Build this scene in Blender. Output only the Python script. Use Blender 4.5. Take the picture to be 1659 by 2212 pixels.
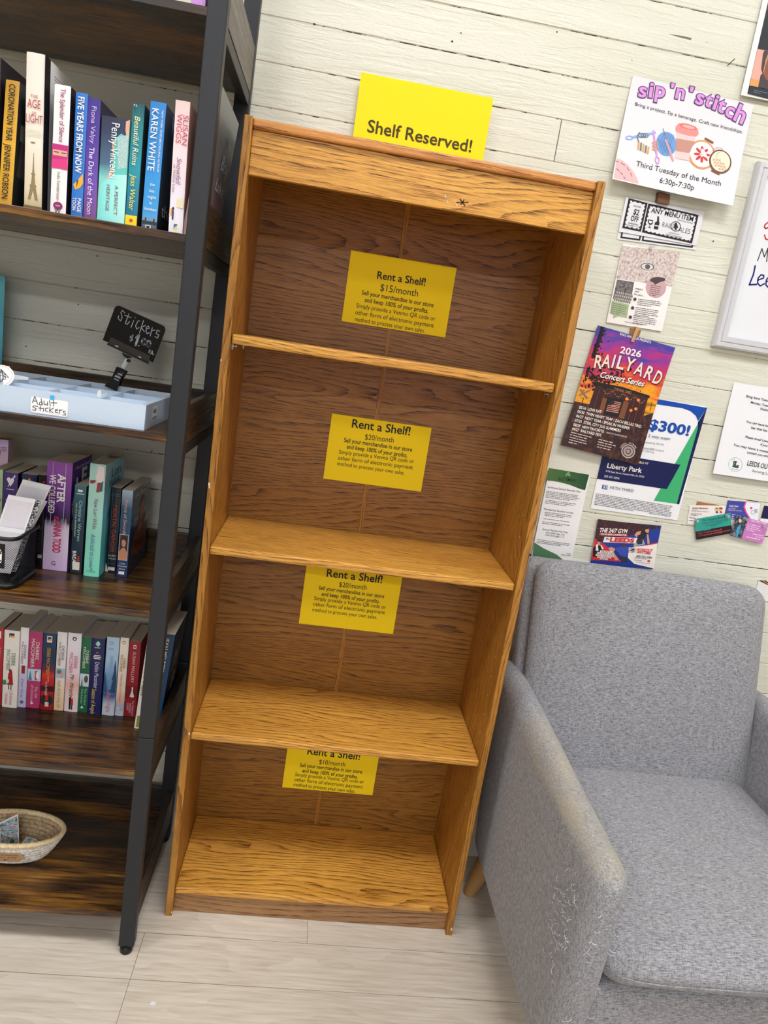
import bpy, bmesh, math, random
from mathutils import Vector, Matrix
random.seed(7)
for o in list(bpy.data.objects): bpy.data.objects.remove(o)
SC = bpy.context.scene
COL = SC.collection

# ------------------------------------------------------------------ camera
FPX = 1541.97
CAM = Vector((0.2201, -1.5244, 1.4333))
EYE = Vector((0.2201, -1.5244, 1.4333))      # survey point the measurements below were taken from
MR = Matrix(((0.9859371686, -0.0723909680, 0.1506235282), (0.1303145777, -0.2312303358, -0.9641320671), (0.1046231826, 0.9702020818, -0.2185449842)))
cd = bpy.data.cameras.new('camera'); cam = bpy.data.objects.new('camera', cd); COL.objects.link(cam)
cd.sensor_fit = 'VERTICAL'; cd.sensor_height = 24.0; cd.lens = FPX * 24.0 / 2212.0
cd.clip_start = 0.02; cd.clip_end = 60
rx, ry, rz_ = Vector(MR[0]), -Vector(MR[1]), -Vector(MR[2])
cam.matrix_world = Matrix(((rx.x, ry.x, rz_.x, CAM.x), (rx.y, ry.y, rz_.y, CAM.y), (rx.z, ry.z, rz_.z, CAM.z), (0, 0, 0, 1)))
SC.camera = cam

# ------------------------------------------------------------------ light and exposure
SC.view_settings.view_transform = 'Standard'; SC.view_settings.look = 'None'
SC.view_settings.gamma = 1.0; SC.view_settings.use_curve_mapping = False
SC.view_settings.exposure = -0.20
TROFFER_W = 26.0
FAR_W = 14.5            # the row of panels further back in the room          # emission strength of the ceiling panels
WINDOW_W = 2.6           # daylight through the window behind the camera
TROFFERS = [(0.65, -1.35), (-1.75, -1.35), (3.05, -1.35), (0.3, -3.9), (-1.9, -3.9), (0.3, -6.9), (-1.9, -6.9), (2.4, -6.9)]
wd = bpy.data.worlds.new('world'); SC.world = wd; wd.use_nodes = True
wd.node_tree.nodes['Background'].inputs[0].default_value = (0.75, 0.85, 1.0, 1)
wd.node_tree.nodes['Background'].inputs[1].default_value = 0.3
SC.cycles.use_denoising = True
SC.cycles.max_bounces = 8; SC.cycles.diffuse_bounces = 5; SC.cycles.glossy_bounces = 4
SC.cycles.sample_clamp_indirect = 6.0

# ------------------------------------------------------------------ geometry helpers
def ray(u, v):
    d = Vector(((u - 829.5) / FPX, (v - 1106.0) / FPX, 1.0))
    return MR.transposed() @ d
def aty(p, y):
    d = ray(*p); return EYE + d * ((y - EYE.y) / d.y)
def atz(p, z):
    d = ray(*p); return EYE + d * ((z - EYE.z) / d.z)
def atx(p, x):
    d = ray(*p); return EYE + d * ((x - EYE.x) / d.x)
def K(ox, oy, s):
    return lambda x, y: (ox + x / s, oy + y / s)

class MB:
    def __init__(s): s.v = []; s.f = []; s.m = []; s.mats = []
    def slot(s, m):
        if m not in s.mats: s.mats.append(m)
        return s.mats.index(m)
    def add(s, vs, fs, m):
        n = len(s.v); k = s.slot(m)
        s.v += [tuple(p) for p in vs]
        for f in fs: s.f.append(tuple(i + n for i in f)); s.m.append(k)
    def box(s, x0, x1, y0, y1, z0, z1, m, lean=0.0):
        P = [(x + lean * z, y, z) for z in (z0, z1) for y in (y0, y1) for x in (x0, x1)]
        s.add(P, [(0, 2, 3, 1), (4, 5, 7, 6), (0, 1, 5, 4), (2, 6, 7, 3), (0, 4, 6, 2), (1, 3, 7, 5)], m)
    def poly(s, pts, m): s.add(pts, [tuple(range(len(pts)))], m)
    def slab(s, pts, d, m, mside=None):          # polygon with thickness d (a vector)
        n = len(pts); d = Vector(d); A = [Vector(p) for p in pts]; B = [p + d for p in A]
        s.add(A + B, [tuple(range(n))] , m)
        s.add(A + B, [tuple(range(2 * n - 1, n - 1, -1))] + [(i, n + i, n + (i + 1) % n, (i + 1) % n) for i in range(n)], mside or m)
    def tube(s, pts, r, m, n=8, closed=False, cap=True):
        P = [Vector(p) for p in pts]; N = len(P); rings = []
        R = r if isinstance(r, (list, tuple)) else [r] * N
        up = Vector((0.13, 0.31, 0.94)).normalized(); vs = []
        for i in range(N):
            if closed: t = (P[(i + 1) % N] - P[i - 1])
            else: t = P[min(i + 1, N - 1)] - P[max(i - 1, 0)]
            t = t.normalized() if t.length > 1e-9 else Vector((0, 0, 1))
            a = up - t * up.dot(t)
            if a.length < 1e-3: a = Vector((1, 0, 0)) - t * t.x
            a.normalize(); b = t.cross(a)
            vs += [P[i] + (a * math.cos(2 * math.pi * k / n) + b * math.sin(2 * math.pi * k / n)) * R[i] for k in range(n)]
        fs = []
        for i in range(N if closed else N - 1):
            j = (i + 1) % N
            for k in range(n): fs.append((i * n + k, i * n + (k + 1) % n, j * n + (k + 1) % n, j * n + k))
        if cap and not closed: fs += [tuple(range(n - 1, -1, -1)), tuple(range((N - 1) * n, N * n))]
        s.add(vs, fs, m)
    def cyl(s, c, axis, r, h, m, n=20):
        a = Vector(axis).normalized(); c = Vector(c); s.tube([c, c + a * h], r, m, n)
    def rbox(s, x0, x1, y0, y1, z0, z1, r, m, n=10, warp=None, puff=None):   # box with rounded edges
        h = Vector(((x1 - x0) / 2, (y1 - y0) / 2, (z1 - z0) / 2)); c = Vector(((x0 + x1) / 2, (y0 + y1) / 2, (z0 + z1) / 2))
        if not isinstance(r, (tuple, list)): r = (r, r, r)
        def ticks(L, rr):
            e = [-L + rr * k / 4 for k in range(5)]
            if L - rr < 1e-6: return e + [-q for q in reversed(e[:-1])]
            return e + [-L + rr + (2 * L - 2 * rr) * k / n for k in range(1, n)] + [-q for q in reversed(e)]
        T = [ticks(h[i], r[i]) for i in range(3)]
        idx = {}; vs = []; fs = []
        def P(i, j, k):
            key = (i, j, k)
            if key in idx: return idx[key]
            p = Vector((T[0][i], T[1][j], T[2][k]))
            q = Vector([max(-(h[a] - r[a]), min(h[a] - r[a], p[a])) for a in range(3)])
            d = Vector([(p[a] - q[a]) / r[a] for a in range(3)])
            if d.length > 1e-9:
                d.normalize()
                p = Vector([q[a] + d[a] * r[a] for a in range(3)])
            if puff:
                u = [p[a] / h[a] for a in range(3)]
                for a in range(3):
                    o = [b for b in range(3) if b != a]
                    p[a] += puff[a] * u[a] * (1 - u[o[0]] ** 2) * (1 - u[o[1]] ** 2)
            p = p + c
            if warp: p = Vector(warp(*p))
            idx[key] = len(vs); vs.append(p); return idx[key]
        N = [len(t) - 1 for t in T]
        for a in range(3):
            b, cc = (a + 1) % 3, (a + 2) % 3
            for side in (0, N[a]):
                for i in range(N[b]):
                    for j in range(N[cc]):
                        def V(i_, j_):
                            k = [0, 0, 0]; k[a] = side; k[b] = i_; k[cc] = j_; return P(*k)
                        q = (V(i, j), V(i + 1, j), V(i + 1, j + 1), V(i, j + 1))
                        fs.append(q if side else q[::-1])
        s.add(vs, fs, m)
    def ribbon(s, pts, w, nrm, m):               # flat pen stroke
        nrm = Vector(nrm).normalized(); P = [Vector(p) for p in pts]
        for a, b in zip(P, P[1:]):
            t = b - a
            if t.length < 1e-7: continue
            q = nrm.cross(t.normalized()) * (w / 2)
            s.add([a - q, b - q, b + q, a + q], [(0, 1, 2, 3)], m)
        for p in P:
            e1 = nrm.orthogonal().normalized(); e2 = nrm.cross(e1)
            s.add([p + (e1 * math.cos(k * math.pi / 4) + e2 * math.sin(k * math.pi / 4)) * w / 2 for k in range(8)], [tuple(range(8))], m)

def obj(name, mb, parent=None, bevel=None, smooth=False, loc=None):
    me = bpy.data.meshes.new(name)
    off = Vector(loc) if loc is not None else (parent.matrix_world.translation if False else Vector(ROOTLOC.get(parent.name, (0, 0, 0))) if parent else Vector((0, 0, 0)))
    me.from_pydata([tuple(Vector(p) - off) for p in mb.v], [], mb.f)
    for m in mb.mats: me.materials.append(m)
    me.polygons.foreach_set('material_index', mb.m)
    if smooth: me.polygons.foreach_set('use_smooth', [True] * len(me.polygons))
    me.update()
    o = bpy.data.objects.new(name, me); COL.objects.link(o)
    if parent: o.parent = parent
    ROOTLOC[o.name] = off if parent else (Vector(loc) if loc is not None else Vector((0, 0, 0)))
    if loc is not None and not parent: o.location = loc
    if bevel:
        b = o.modifiers.new('bevel', 'BEVEL'); b.width = bevel; b.segments = 2; b.limit_method = 'ANGLE'; b.angle_limit = math.radians(40)
    return o
ROOTLOC = {}
def tag(o, label, cat, group=None, kind=None):
    o['label'] = label; o['category'] = cat
    if group: o['group'] = group
    if kind: o['kind'] = kind
    return o
def thing(name, label, cat, loc, group=None):
    o = bpy.data.objects.new(name, None); COL.objects.link(o); o.location = loc; o.empty_display_size = .05
    ROOTLOC[o.name] = Vector(loc); return tag(o, label, cat, group)
def struct(name, mb, bevel=None, smooth=False):
    o = obj(name, mb, None, bevel, smooth); o['kind'] = 'structure'; return o

# ------------------------------------------------------------------ materials
def lin(c):
    if isinstance(c, str):
        c = c.lstrip('#'); c = [int(c[i:i + 2], 16) / 255 for i in (0, 2, 4)]
        c = [x / 12.92 if x <= .04045 else ((x + .055) / 1.055) ** 2.4 for x in c]
    return (c[0], c[1], c[2], 1.0)
class NT:
    def __init__(s, name):
        s.mat = bpy.data.materials.new(name); s.mat.use_nodes = True; s.t = s.mat.node_tree
        s.b = s.t.nodes['Principled BSDF']
    def n(s, typ, **kw):
        x = s.t.nodes.new(typ)
        for k, v in kw.items():
            if k.startswith('i_'): x.inputs[k[2:].replace('_', ' ')].default_value = v
            else: setattr(x, k, v)
        return x
    def L(s, a, b): s.t.links.new(a, b)
    def math(s, op, a, b=None, clamp=False):
        x = s.n('ShaderNodeMath', operation=op); x.use_clamp = clamp
        for i, q in enumerate((a, b)):
            if q is None: continue
            if isinstance(q, (int, float)): x.inputs[i].default_value = q
            else: s.L(q, x.inputs[i])
        return x.outputs[0]
    def ramp(s, fac, stops, interp='LINEAR'):
        r = s.n('ShaderNodeValToRGB'); r.color_ramp.interpolation = interp
        while len(r.color_ramp.elements) < len(stops): r.color_ramp.elements.new(0.5)
        for e, (p, c) in zip(r.color_ramp.elements, stops): e.position = p; e.color = lin(c) if not isinstance(c, (int, float)) else (c, c, c, 1)
        s.L(fac, r.inputs[0]); return r.outputs[0]
    def noise(s, vec, scale, detail=3, rough=.55, dist=0.0):
        x = s.n('ShaderNodeTexNoise'); x.inputs['Scale'].default_value = scale; x.inputs['Detail'].default_value = detail
        x.inputs['Roughness'].default_value = rough; x.inputs['Distortion'].default_value = dist
        s.L(vec, x.inputs['Vector']); return x.outputs['Fac']
    def coord(s, scale=(1, 1, 1), kind='Object', loc=(0, 0, 0)):
        tc = s.n('ShaderNodeTexCoord'); mp = s.n('ShaderNodeMapping'); mp.inputs['Scale'].default_value = scale; mp.inputs['Location'].default_value = loc
        s.L(tc.outputs[kind], mp.inputs[0]); return mp.outputs[0]
    def mix(s, fac, a, b, blend='MIX'):
        x = s.n('ShaderNodeMix', data_type='RGBA', blend_type=blend)
        for sock, q in ((x.inputs[0], fac), (x.inputs[6], a), (x.inputs[7], b)):
            if hasattr(q, 'links') or hasattr(q, 'is_linked'): s.L(q, sock)
            else: sock.default_value = q if isinstance(q, (int, float)) else lin(q)
        return x.outputs[2]
    def bump(s, h, strength, dist=.001):
        x = s.n('ShaderNodeBump'); x.inputs['Strength'].default_value = strength; x.inputs['Distance'].default_value = dist
        s.L(h, x.inputs['Height']); s.L(x.outputs[0], s.b.inputs['Normal'])
    def fin(s, col=None, rough=.5, metal=0.0, spec=.5):
        if col is not None: s.L(col, s.b.inputs['Base Color'])
        if isinstance(rough, (int, float)): s.b.inputs['Roughness'].default_value = rough
        else: s.L(rough, s.b.inputs['Roughness'])
        s.b.inputs['Metallic'].default_value = metal; s.b.inputs['Specular IOR Level'].default_value = spec
        return s.mat
CACHE = {}
def P(col, rough=.55, metal=0.0, amt=.05, scale=60, spec=.4):
    key = (str(col), rough, metal, amt, scale, spec)
    if key in CACHE: return CACHE[key]
    t = NT('paint_' + str(col).strip('#')); c = lin(col)
    f = t.noise(t.coord(), scale, 3)
    d = tuple(x * (1 - amt) for x in c[:3]); e = tuple(min(1, x * (1 + amt)) for x in c[:3])
    CACHE[key] = t.fin(t.mix(f, d, e), rough, metal, spec); return CACHE[key]
def GR(name, axis, stops, amt=.12, rough=.45, nscale=6, nstretch=(1, 1, 1)):   # printed gradient along one axis of the part's own box
    t = NT(name); tc = t.n('ShaderNodeTexCoord'); sp = t.n('ShaderNodeSeparateXYZ'); t.L(tc.outputs['Generated'], sp.inputs[0])
    n = t.noise(t.coord(nstretch, 'Generated'), nscale, 4)
    f = t.math('ADD', sp.outputs[axis], t.math('MULTIPLY', t.math('SUBTRACT', n, .5), amt), True)
    return t.fin(t.ramp(f, stops), rough, 0, .4)
def emis(name, col, w):
    t = NT(name); f = t.noise(t.coord(), 3, 1); t.L(t.mix(f, col, col), t.b.inputs['Emission Color'])
    t.b.inputs['Emission Strength'].default_value = w; t.b.inputs['Base Color'].default_value = lin(col); return t.mat
def oak(name, along, tint=('#522806', '#c5842e', '#f0b856'), freq=92.0, seed=0.0, amp=9.0, wide=3.2):
    t = NT(name); A = 'XYZ'.index(along)
    big = [wide] * 3; big[A] = .6; fine = [640.0] * 3; fine[A] = 20.0; mid = [60.0] * 3; mid[A] = 4.0
    tc = t.n('ShaderNodeTexCoord'); sp = t.n('ShaderNodeSeparateXYZ'); t.L(tc.outputs['Object'], sp.inputs[0])
    oth = [i for i in range(3) if i != A]
    across = t.math('ADD', sp.outputs[oth[0]], sp.outputs[oth[1]])
    fig = t.noise(t.coord(big, loc=(seed, seed * 1.7, seed * .6)), 1.0, 3, .5, .25)
    wob = t.noise(t.coord(mid), 1.0, 3, .6)
    h = t.math('ADD', t.math('MULTIPLY', across, freq), t.math('ADD', t.math('MULTIPLY', fig, amp * 4), t.math('MULTIPLY', wob, .6)))
    ring = t.math('POWER', t.math('FRACT', h), 3.0)
    por = t.ramp(t.noise(t.coord(fine), 1.0, 3, .65), [(.43, 0.0), (.56, 1.0)])
    soft = t.noise(t.coord([9.0 if i != A else 1.5 for i in range(3)], loc=(seed, 0, 0)), 1.0, 3)
    base = t.mix(soft, tint[2], tint[1])
    base = t.mix(t.math('MULTIPLY', ring, .75), base, tint[1])
    dk = t.math('MULTIPLY', por, t.math('ADD', t.math('MULTIPLY', ring, .85), .26))
    col = t.mix(dk, base, tint[0])
    t.bump(por, .1, .0005)
    return t.fin(col, t.ramp(por, [(0, .33), (1, .5)]), 0, .4)
def rustic(name, along, stops=((.47, '#0f0a06'), (.57, '#2e1c0f'), (.67, '#644119'), (.80, '#a5742c')), seed=0.0):
    t = NT(name); A = 'XYZ'.index(along)
    big = [9.0] * 3; big[A] = 2.2; st = [160.0] * 3; st[A] = 7.0; f2 = [40.0] * 3; f2[A] = 5.0
    n1 = t.noise(t.coord(big, loc=(seed, seed, seed)), 1.0, 4, .6); n2 = t.noise(t.coord(st), 1.0, 4, .65); n3 = t.noise(t.coord(f2), 1.0, 3, .6, .6)
    v = t.math('ADD', t.math('MULTIPLY', n1, .55), t.math('ADD', t.math('MULTIPLY', n2, .38), t.math('MULTIPLY', n3, .3)))
    col = t.ramp(v, stops)
    t.bump(n2, .25, .0006)
    return t.fin(col, t.ramp(n2, [(.3, .22), (.7, .42)]), 0, .5)

# ------------------------------------------------------------------ lettering (built-in font, as flat printed shapes)
GL = {}
def _raw(body, bold):
    c = bpy.data.curves.new('t', 'FONT'); c.body = body; c.size = 1.0; c.offset = bold; c.resolution_u = 3; c.fill_mode = 'FRONT'
    o = bpy.data.objects.new('t', c); me = o.to_mesh()
    V = [(v.co.x, v.co.y) for v in me.vertices]; F = [tuple(p.vertices) for p in me.polygons]
    o.to_mesh_clear(); bpy.data.objects.remove(o); bpy.data.curves.remove(c); return V, F
def glyph(ch, bold):
    k = (ch, bold)
    if k not in GL:
        if ('|', bold) not in GL and ch != '|': glyph('|', bold)
        V, F = _raw(ch, bold) if ch != ' ' else ([], [])
        if ch == '|': adv = .3
        else:
            W, _ = _raw(ch + '|', bold); bar = GL[('|', bold)][0]
            adv = max(x for x, _ in W) - max(x for x, _ in bar)
        GL[k] = (V, F, adv)
    return GL[k]
_H = [None]
def CAPH():
    if _H[0] is None: _H[0] = max(y for _, y in glyph('H', 0.0)[0])
    return _H[0]
def layout(s, bold=0.0, track=0.0, serif=False):
    V = []; F = []; x = 0.0
    for ch in s:
        v, f, a = glyph(ch, bold); n = len(V)
        V += [(p[0] + x, p[1]) for p in v]; F += [tuple(i + n for i in q) for q in f]; x += a + track
    return V, F, x - track
def text3(mb, s, O, dx, up, m, width=None, cap=None, bold=0.0, shear=0.0, track=0.0, align='l', lift=None, vflip=False):
    """text with baseline start O, unit directions dx/up; width and/or cap height in metres"""
    V, F, w = layout(s, bold, track); ch = CAPH()
    if not V: return
    if width is None: sy = cap / ch; sx = sy
    elif cap is None: sx = width / w; sy = sx
    else: sx = width / w; sy = cap / ch
    O = Vector(O); dx = Vector(dx); up = Vector(up)
    off = {'l': 0, 'c': -w * sx / 2, 'r': -w * sx}[align]
    mb.add([O + dx * (off + p[0] * sx + shear * p[1] * sy) + up * (p[1] * sy) for p in V], F, m)

# ------------------------------------------------------------------ a sheet of paper or card standing in a vertical plane
WALL = 0.322
class Sheet:
    def __init__(s, name, label, cat, x0, x1, z0, z1, y, mat, group=None, bend=None, rot=0.0, thick=.0005, nx=1, nz=1, n=1, edge=None):
        """plane facing the room at depth y; bend(u,v) pushes it towards the room"""
        s.y = y; s.bend = bend; s.k = 1; s.parts = {}
        s.c = Vector(((x0 + x1) / 2, y, (z0 + z1) / 2)); s.w = x1 - x0; s.h = z1 - z0; s.rot = rot
        s.ex = Vector((math.cos(rot), 0, math.sin(rot))); s.ez = Vector((-math.sin(rot), 0, math.cos(rot)))
        s.name = name; mb = MB(); nx = max(nx, 1); nz = max(nz, 1)
        vs = []; fs = []
        for d in (0, thick):
            for j in range(nz + 1):
                for i in range(nx + 1):
                    p = s.at(i / nx, j / nz, 0); p.y += d; vs.append(p)
        q = (nx + 1) * (nz + 1)
        for j in range(nz):
            for i in range(nx):
                a = j * (nx + 1) + i; fs.append((a, a + 1, a + nx + 2, a + nx + 1)); fs.append((q + a, q + a + nx + 1, q + a + nx + 2, q + a + 1))
        mb.add(vs, fs, mat)
        rim = [i for i in range(nx)] + [nx + (nx + 1) * j for j in range(nz)] + [(nx + 1) * nz + nx - i for i in range(nx)] + [(nx + 1) * (nz - j) for j in range(nz)]
        mb.add(vs, [(rim[i], rim[(i + 1) % len(rim)], rim[(i + 1) % len(rim)] + q, rim[i] + q)[::-1] for i in range(len(rim))], edge or P('#d8d4c8'))
        s.o = obj(name, mb, None, loc=(s.c.x, s.y, s.c.z - s.h / 2)); tag(s.o, label, cat, group)
    def _b(s, u, v): return s.bend(min(1, max(0, u)), min(1, max(0, v))) if s.bend else 0
    def at(s, u, v, lift=0.0):
        p = s.c + s.ex * ((u - .5) * s.w) + s.ez * ((v - .5) * s.h)
        p.y -= lift + s._b(u, v); return p
    def uv(s, p):
        d = Vector(p) - s.c; return d.dot(s.ex) / s.w + .5, d.dot(s.ez) / s.h + .5
    def px(s, p): return aty(p, s.y)
    def _mb(s, part):
        if part not in s.parts: s.parts[part] = MB()
        return s.parts[part]
    def _new(s, part):
        s.k += 1; return part + '#' + str(s.k)
    def _put(s, part, n0, lift):
        mb = s.parts[part]
        for i in range(n0, len(mb.v)):
            p = Vector(mb.v[i]); u, v = s.uv(p); p.y -= lift + s._b(u, v); mb.v[i] = tuple(p)
    def text(s, part, txt, p0, p1, m, cap=None, bold=0.0, shear=0.0, lift=.0008, track=0.0):
        part = s._new(part); mb = s._mb(part); n0 = len(mb.v); a, b = s.px(p0), s.px(p1); d = b - a; L = d.length; dx = d / L
        up = Vector((-dx.z, 0, dx.x)); k = L / math.hypot(p1[0] - p0[0], p1[1] - p0[1])
        text3(mb, txt, a, dx, up, m, L, cap * k if cap else None, bold, shear, track); s._put(part, n0, lift)
    def poly(s, part, pts, m, lift=.0004, uv=False):
        mb = s._mb(part); n0 = len(mb.v)
        q = [(s.c + s.ex * ((p[0] - .5) * s.w) + s.ez * ((p[1] - .5) * s.h)) if uv else s.px(p) for p in pts]
        ar = sum(q[i].x * q[(i + 1) % len(q)].z - q[(i + 1) % len(q)].x * q[i].z for i in range(len(q)))
        mb.poly(q if ar > 0 else q[::-1], m); s._put(part, n0, lift)
    def ell(s, part, c, r, m, lift=.0005, n=28, r2=None, rot=0.0, inner=None):
        def E(k, q): 
            a = 2 * math.pi * k / n; x = q * r * math.cos(a); y = q * (r2 or r) * math.sin(a)
            return (c[0] + x * math.cos(rot) - y * math.sin(rot), c[1] + x * math.sin(rot) + y * math.cos(rot))
        if inner is None: s.poly(part, [E(k, 1) for k in range(n)], m, lift)
        else:
            for k in range(n): s.poly(part, [E(k, 1), E(k + 1, 1), E(k + 1, inner), E(k, inner)], m, lift)
    def line(s, part, pts, w, m, lift=.0006):
        mb = s._mb(part); n0 = len(mb.v); P3 = [s.px(p) for p in pts]
        k = (P3[1] - P3[0]).length / max(1e-6, math.hypot(pts[1][0] - pts[0][0], pts[1][1] - pts[0][1]))
        mb.ribbon(P3, w * k, (0, -1, 0), m); s._put(part, n0, lift)
    def greek(s, part, p0, p1, rows, step, cap, m, lift=.0006, last=.6, rag=.1):      # illegible small print: word-long dashes
        part = s._new(part); dx, dy = p1[0] - p0[0], p1[1] - p0[1]; L = math.hypot(dx, dy); ux, uy = dx / L, dy / L; nx_, ny_ = -uy, ux
        for r in range(rows):
            E = L * (last if r == rows - 1 and rows > 1 else 1 - rag * random.random()); x = 0
            while x < E - cap:
                w = min(cap * random.choice((1.6, 2.5, 3.5, 4.5, 5.5)), E - x)
                q = [(x, 0), (x + w, 0), (x + w, -cap * .75), (x, -cap * .75)]
                s.poly(part, [(p0[0] + ux * a + nx_ * (b + r * step), p0[1] + uy * a + ny_ * (b + r * step)) for a, b in q], m, lift)
                x += w + cap * .7
    def done(s, labels=None, kinds=None):
        for n, mb in s.parts.items():
            o = obj(n.split('#')[0], mb, s.o)
            if labels and n in labels: o['label'] = labels[n]
        return s.o
def rect(ptspx, y):
    q = [aty(p, y) for p in ptspx]; return ((q[0].x + q[3].x) / 2, (q[1].x + q[2].x) / 2, (q[3].z + q[2].z) / 2, (q[0].z + q[1].z) / 2)

# ------------------------------------------------------------------ materials used across the scene
oak_h = oak('oak_laminate_along_x', 'X'); oak_v = oak('oak_laminate_along_z', 'Z', ('#4c2706', '#a06822', '#cc923e'), seed=3.1)
oak_back = oak('oak_back_panel', 'X', ('#3a1f05', '#87581e', '#b07a2e'), 84, 7.7, 8, 4.5)
oak_red = oak('oak_edge_banding', 'X', ('#6a350e', '#c07a38', '#e3a355'), 60, 1.9, 3)
oak_kick = oak('oak_kick_board', 'X', ('#4a2d18', '#936a45', '#b58a5a'), 60, 5.2, 5)
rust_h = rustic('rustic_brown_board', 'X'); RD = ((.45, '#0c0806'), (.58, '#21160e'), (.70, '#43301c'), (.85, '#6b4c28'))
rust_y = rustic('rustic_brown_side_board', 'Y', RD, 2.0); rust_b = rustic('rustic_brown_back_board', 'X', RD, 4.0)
def mk_metal():
    t = NT('dark_grey_powder_coat'); n = t.noise(t.coord(), 900, 2); t.bump(n, .12, .0003)
    return t.fin(t.ramp(n, [(.35, '#1f2124'), (.7, '#2c2e32')]), .46, .25, .5)
steel = mk_metal()
black_pl = P('#0c0c0d', .35); white_pl = P('#e6e6e4', .35, amt=.02); chrome = P('#d8d8d8', .18, 1.0, .02)
paper = P('#dfdee0', .7, amt=.01); ink = P('#1d1b1a', .6, amt=.02); yellow = P('#ffdd08', .75, amt=.012, scale=8)
pages = P('#cfc3ae', .8, amt=.14, scale=500)
def mk_fabric(name, stain=False):
    t = NT(name); a = t.noise(t.coord((85, 620, 620)), 1.0, 3, .6); b = t.noise(t.coord((560, 120, 120)), 1.0, 2, .6); c = t.noise(t.coord(), 900, 1)
    v = t.math('ADD', t.math('MULTIPLY', a, .56), t.math('ADD', t.math('MULTIPLY', b, .28), t.math('MULTIPLY', c, .18)))
    col = t.ramp(v, [(.38, '#5d5d60'), (.49, '#8b8a8d'), (.58, '#a5a4a7'), (.70, '#bdbcbf')])
    if stain:
        tc = t.n('ShaderNodeTexCoord'); sp = t.n('ShaderNodeSeparateXYZ'); t.L(tc.outputs['Object'], sp.inputs[0])
        zz = t.math('SUBTRACT', sp.outputs[2], .600); zz = t.math('MULTIPLY', zz, 60, True)
        y1 = t.math('MULTIPLY', t.math('ADD', sp.outputs[1], .40), 14, True); y2 = t.math('MULTIPLY', t.math('SUBTRACT', .16, sp.outputs[1]), 8, True)
        n = t.noise(t.coord((18, 9, 18)), 1.0, 3); f = t.math('MULTIPLY', t.math('MULTIPLY', zz, y1), t.math('MULTIPLY', y2, t.ramp(n, [(.3, .15), (.65, .5)])))
        col = t.mix(f, col, '#b5a98a', 'MIX')
        cl = t.n('ShaderNodeVectorMath', operation='DISTANCE'); t.L(tc.outputs['Object'], cl.inputs[0]); cl.inputs[1].default_value = (0, -.44, .47)
        d = t.ramp(cl.outputs['Value'], [(.06, 1.0), (.2, 0.0)])
        sc = t.noise(t.coord((120, 200, 70)), 1.0, 4, .7, .8)
        hh = t.math('ADD', t.math('MULTIPLY', t.math('MULTIPLY', sc, d), 3.0), v); t.bump(hh, .55, .0016)
    else: t.bump(v, .5, .0007)
    m = t.fin(col, .92, 0, .15); t.b.inputs['Sheen Weight'].default_value = .15; return m
fabric = mk_fabric('heathered_grey_upholstery'); fabric_arm = mk_fabric('worn_grey_upholstery', True)

# ------------------------------------------------------------------ the room
RX0, RX1, RY0, RH = -3.2, 4.6, -8.6, 3.7
def mk_wallpaint():
    t = NT('cream_board_paint'); a = t.noise(t.coord((4, 30, 46)), 1.0, 4, .6, .5); b = t.noise(t.coord((60, 60, 190)), 1.0, 4, .6); g = t.noise(t.coord(), 260, 2)
    h = t.math('ADD', t.math('MULTIPLY', t.ramp(a, [(.47, 0.0), (.56, 1.0)]), .55), t.math('ADD', t.math('MULTIPLY', b, .7), t.math('MULTIPLY', g, .25)))
    t.bump(h, .5, .0024)
    c = t.noise(t.coord((2, 2, 9)), 1.0, 2)
    return t.fin(t.ramp(c, [(.3, '#d4d3c0'), (.7, '#dddccc')]), .38, 0, .4)
def mk_crack():
    t = NT('board_gap'); a = t.noise(t.coord((30, 30, 30)), 1.0, 4, .75)
    lo = t.noise(t.coord((2.4, 2.4, 2.4)), 1.0, 2)
    return t.fin(t.ramp(t.math('ADD', a, t.math('MULTIPLY', t.math('SUBTRACT', lo, .5), .9)), [(.55, '#c9c3ae'), (.61, '#17130e')]), .7, 0, .2)
wallpaint = mk_wallpaint(); crack = mk_crack(); darkhole = P('#1a1510', .8)
mb = MB(); z = 1.936 - .0945 * 21; seams = []
k = -21
while True:
    z = 1.936 + (.0945 if k >= 0 else .0939) * k
    if z > RH: break
    seams.append(z); k += 1
seams = [0.0] + [q for q in seams if q > .02] + [RH]
BUTT = {round(1.936, 3): .697, round(2.306, 3): .835}
for i, (a, b) in enumerate(zip(seams, seams[1:])):
    cuts = [RX0] + sorted([BUTT[k_] for k_ in BUTT if abs(k_ - a) < .004] + [random.uniform(-3, -.9), random.uniform(1.8, 4.4)]) + [RX1]
    for x0, x1 in zip(cuts, cuts[1:]):
        y = WALL + random.uniform(0, .0012); e = .0011; g = .0035
        vs = [(x0, y + g, a), (x1, y + g, a), (x1, y + g, b), (x0, y + g, b)]
        m_ = .0022; zs = [a + .0008, a + m_, b - m_, b - .0008]; xs = [x0 + .0005, x0 + m_, x1 - m_, x1 - .0005]
        q = [(x, y + (0 if 0 < iz < 3 and 0 < ix < 3 else .0016), zz) for iz, zz in enumerate(zs) for ix, x in enumerate(xs)]
        mb.add(q, [(r * 4 + c, r * 4 + c + 1, r * 4 + c + 5, r * 4 + c + 4) for r in range(3) for c in range(3)], wallpaint)
    mb.add([(RX0, WALL + .0019, b - .0009), (RX1, WALL + .0019, b - .0009), (RX1, WALL + .0019, b + .0009), (RX0, WALL + .0019, b + .0009)], [(0, 1, 2, 3)], crack)
    for x in cuts[1:-1]: mb.add([(x - .0008, WALL + .0019, a), (x + .0008, WALL + .0019, a), (x + .0008, WALL + .0019, b), (x - .0008, WALL + .0019, b)], [(0, 1, 2, 3)], darkhole if x > -.6 and x < 1 else crack)
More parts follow.
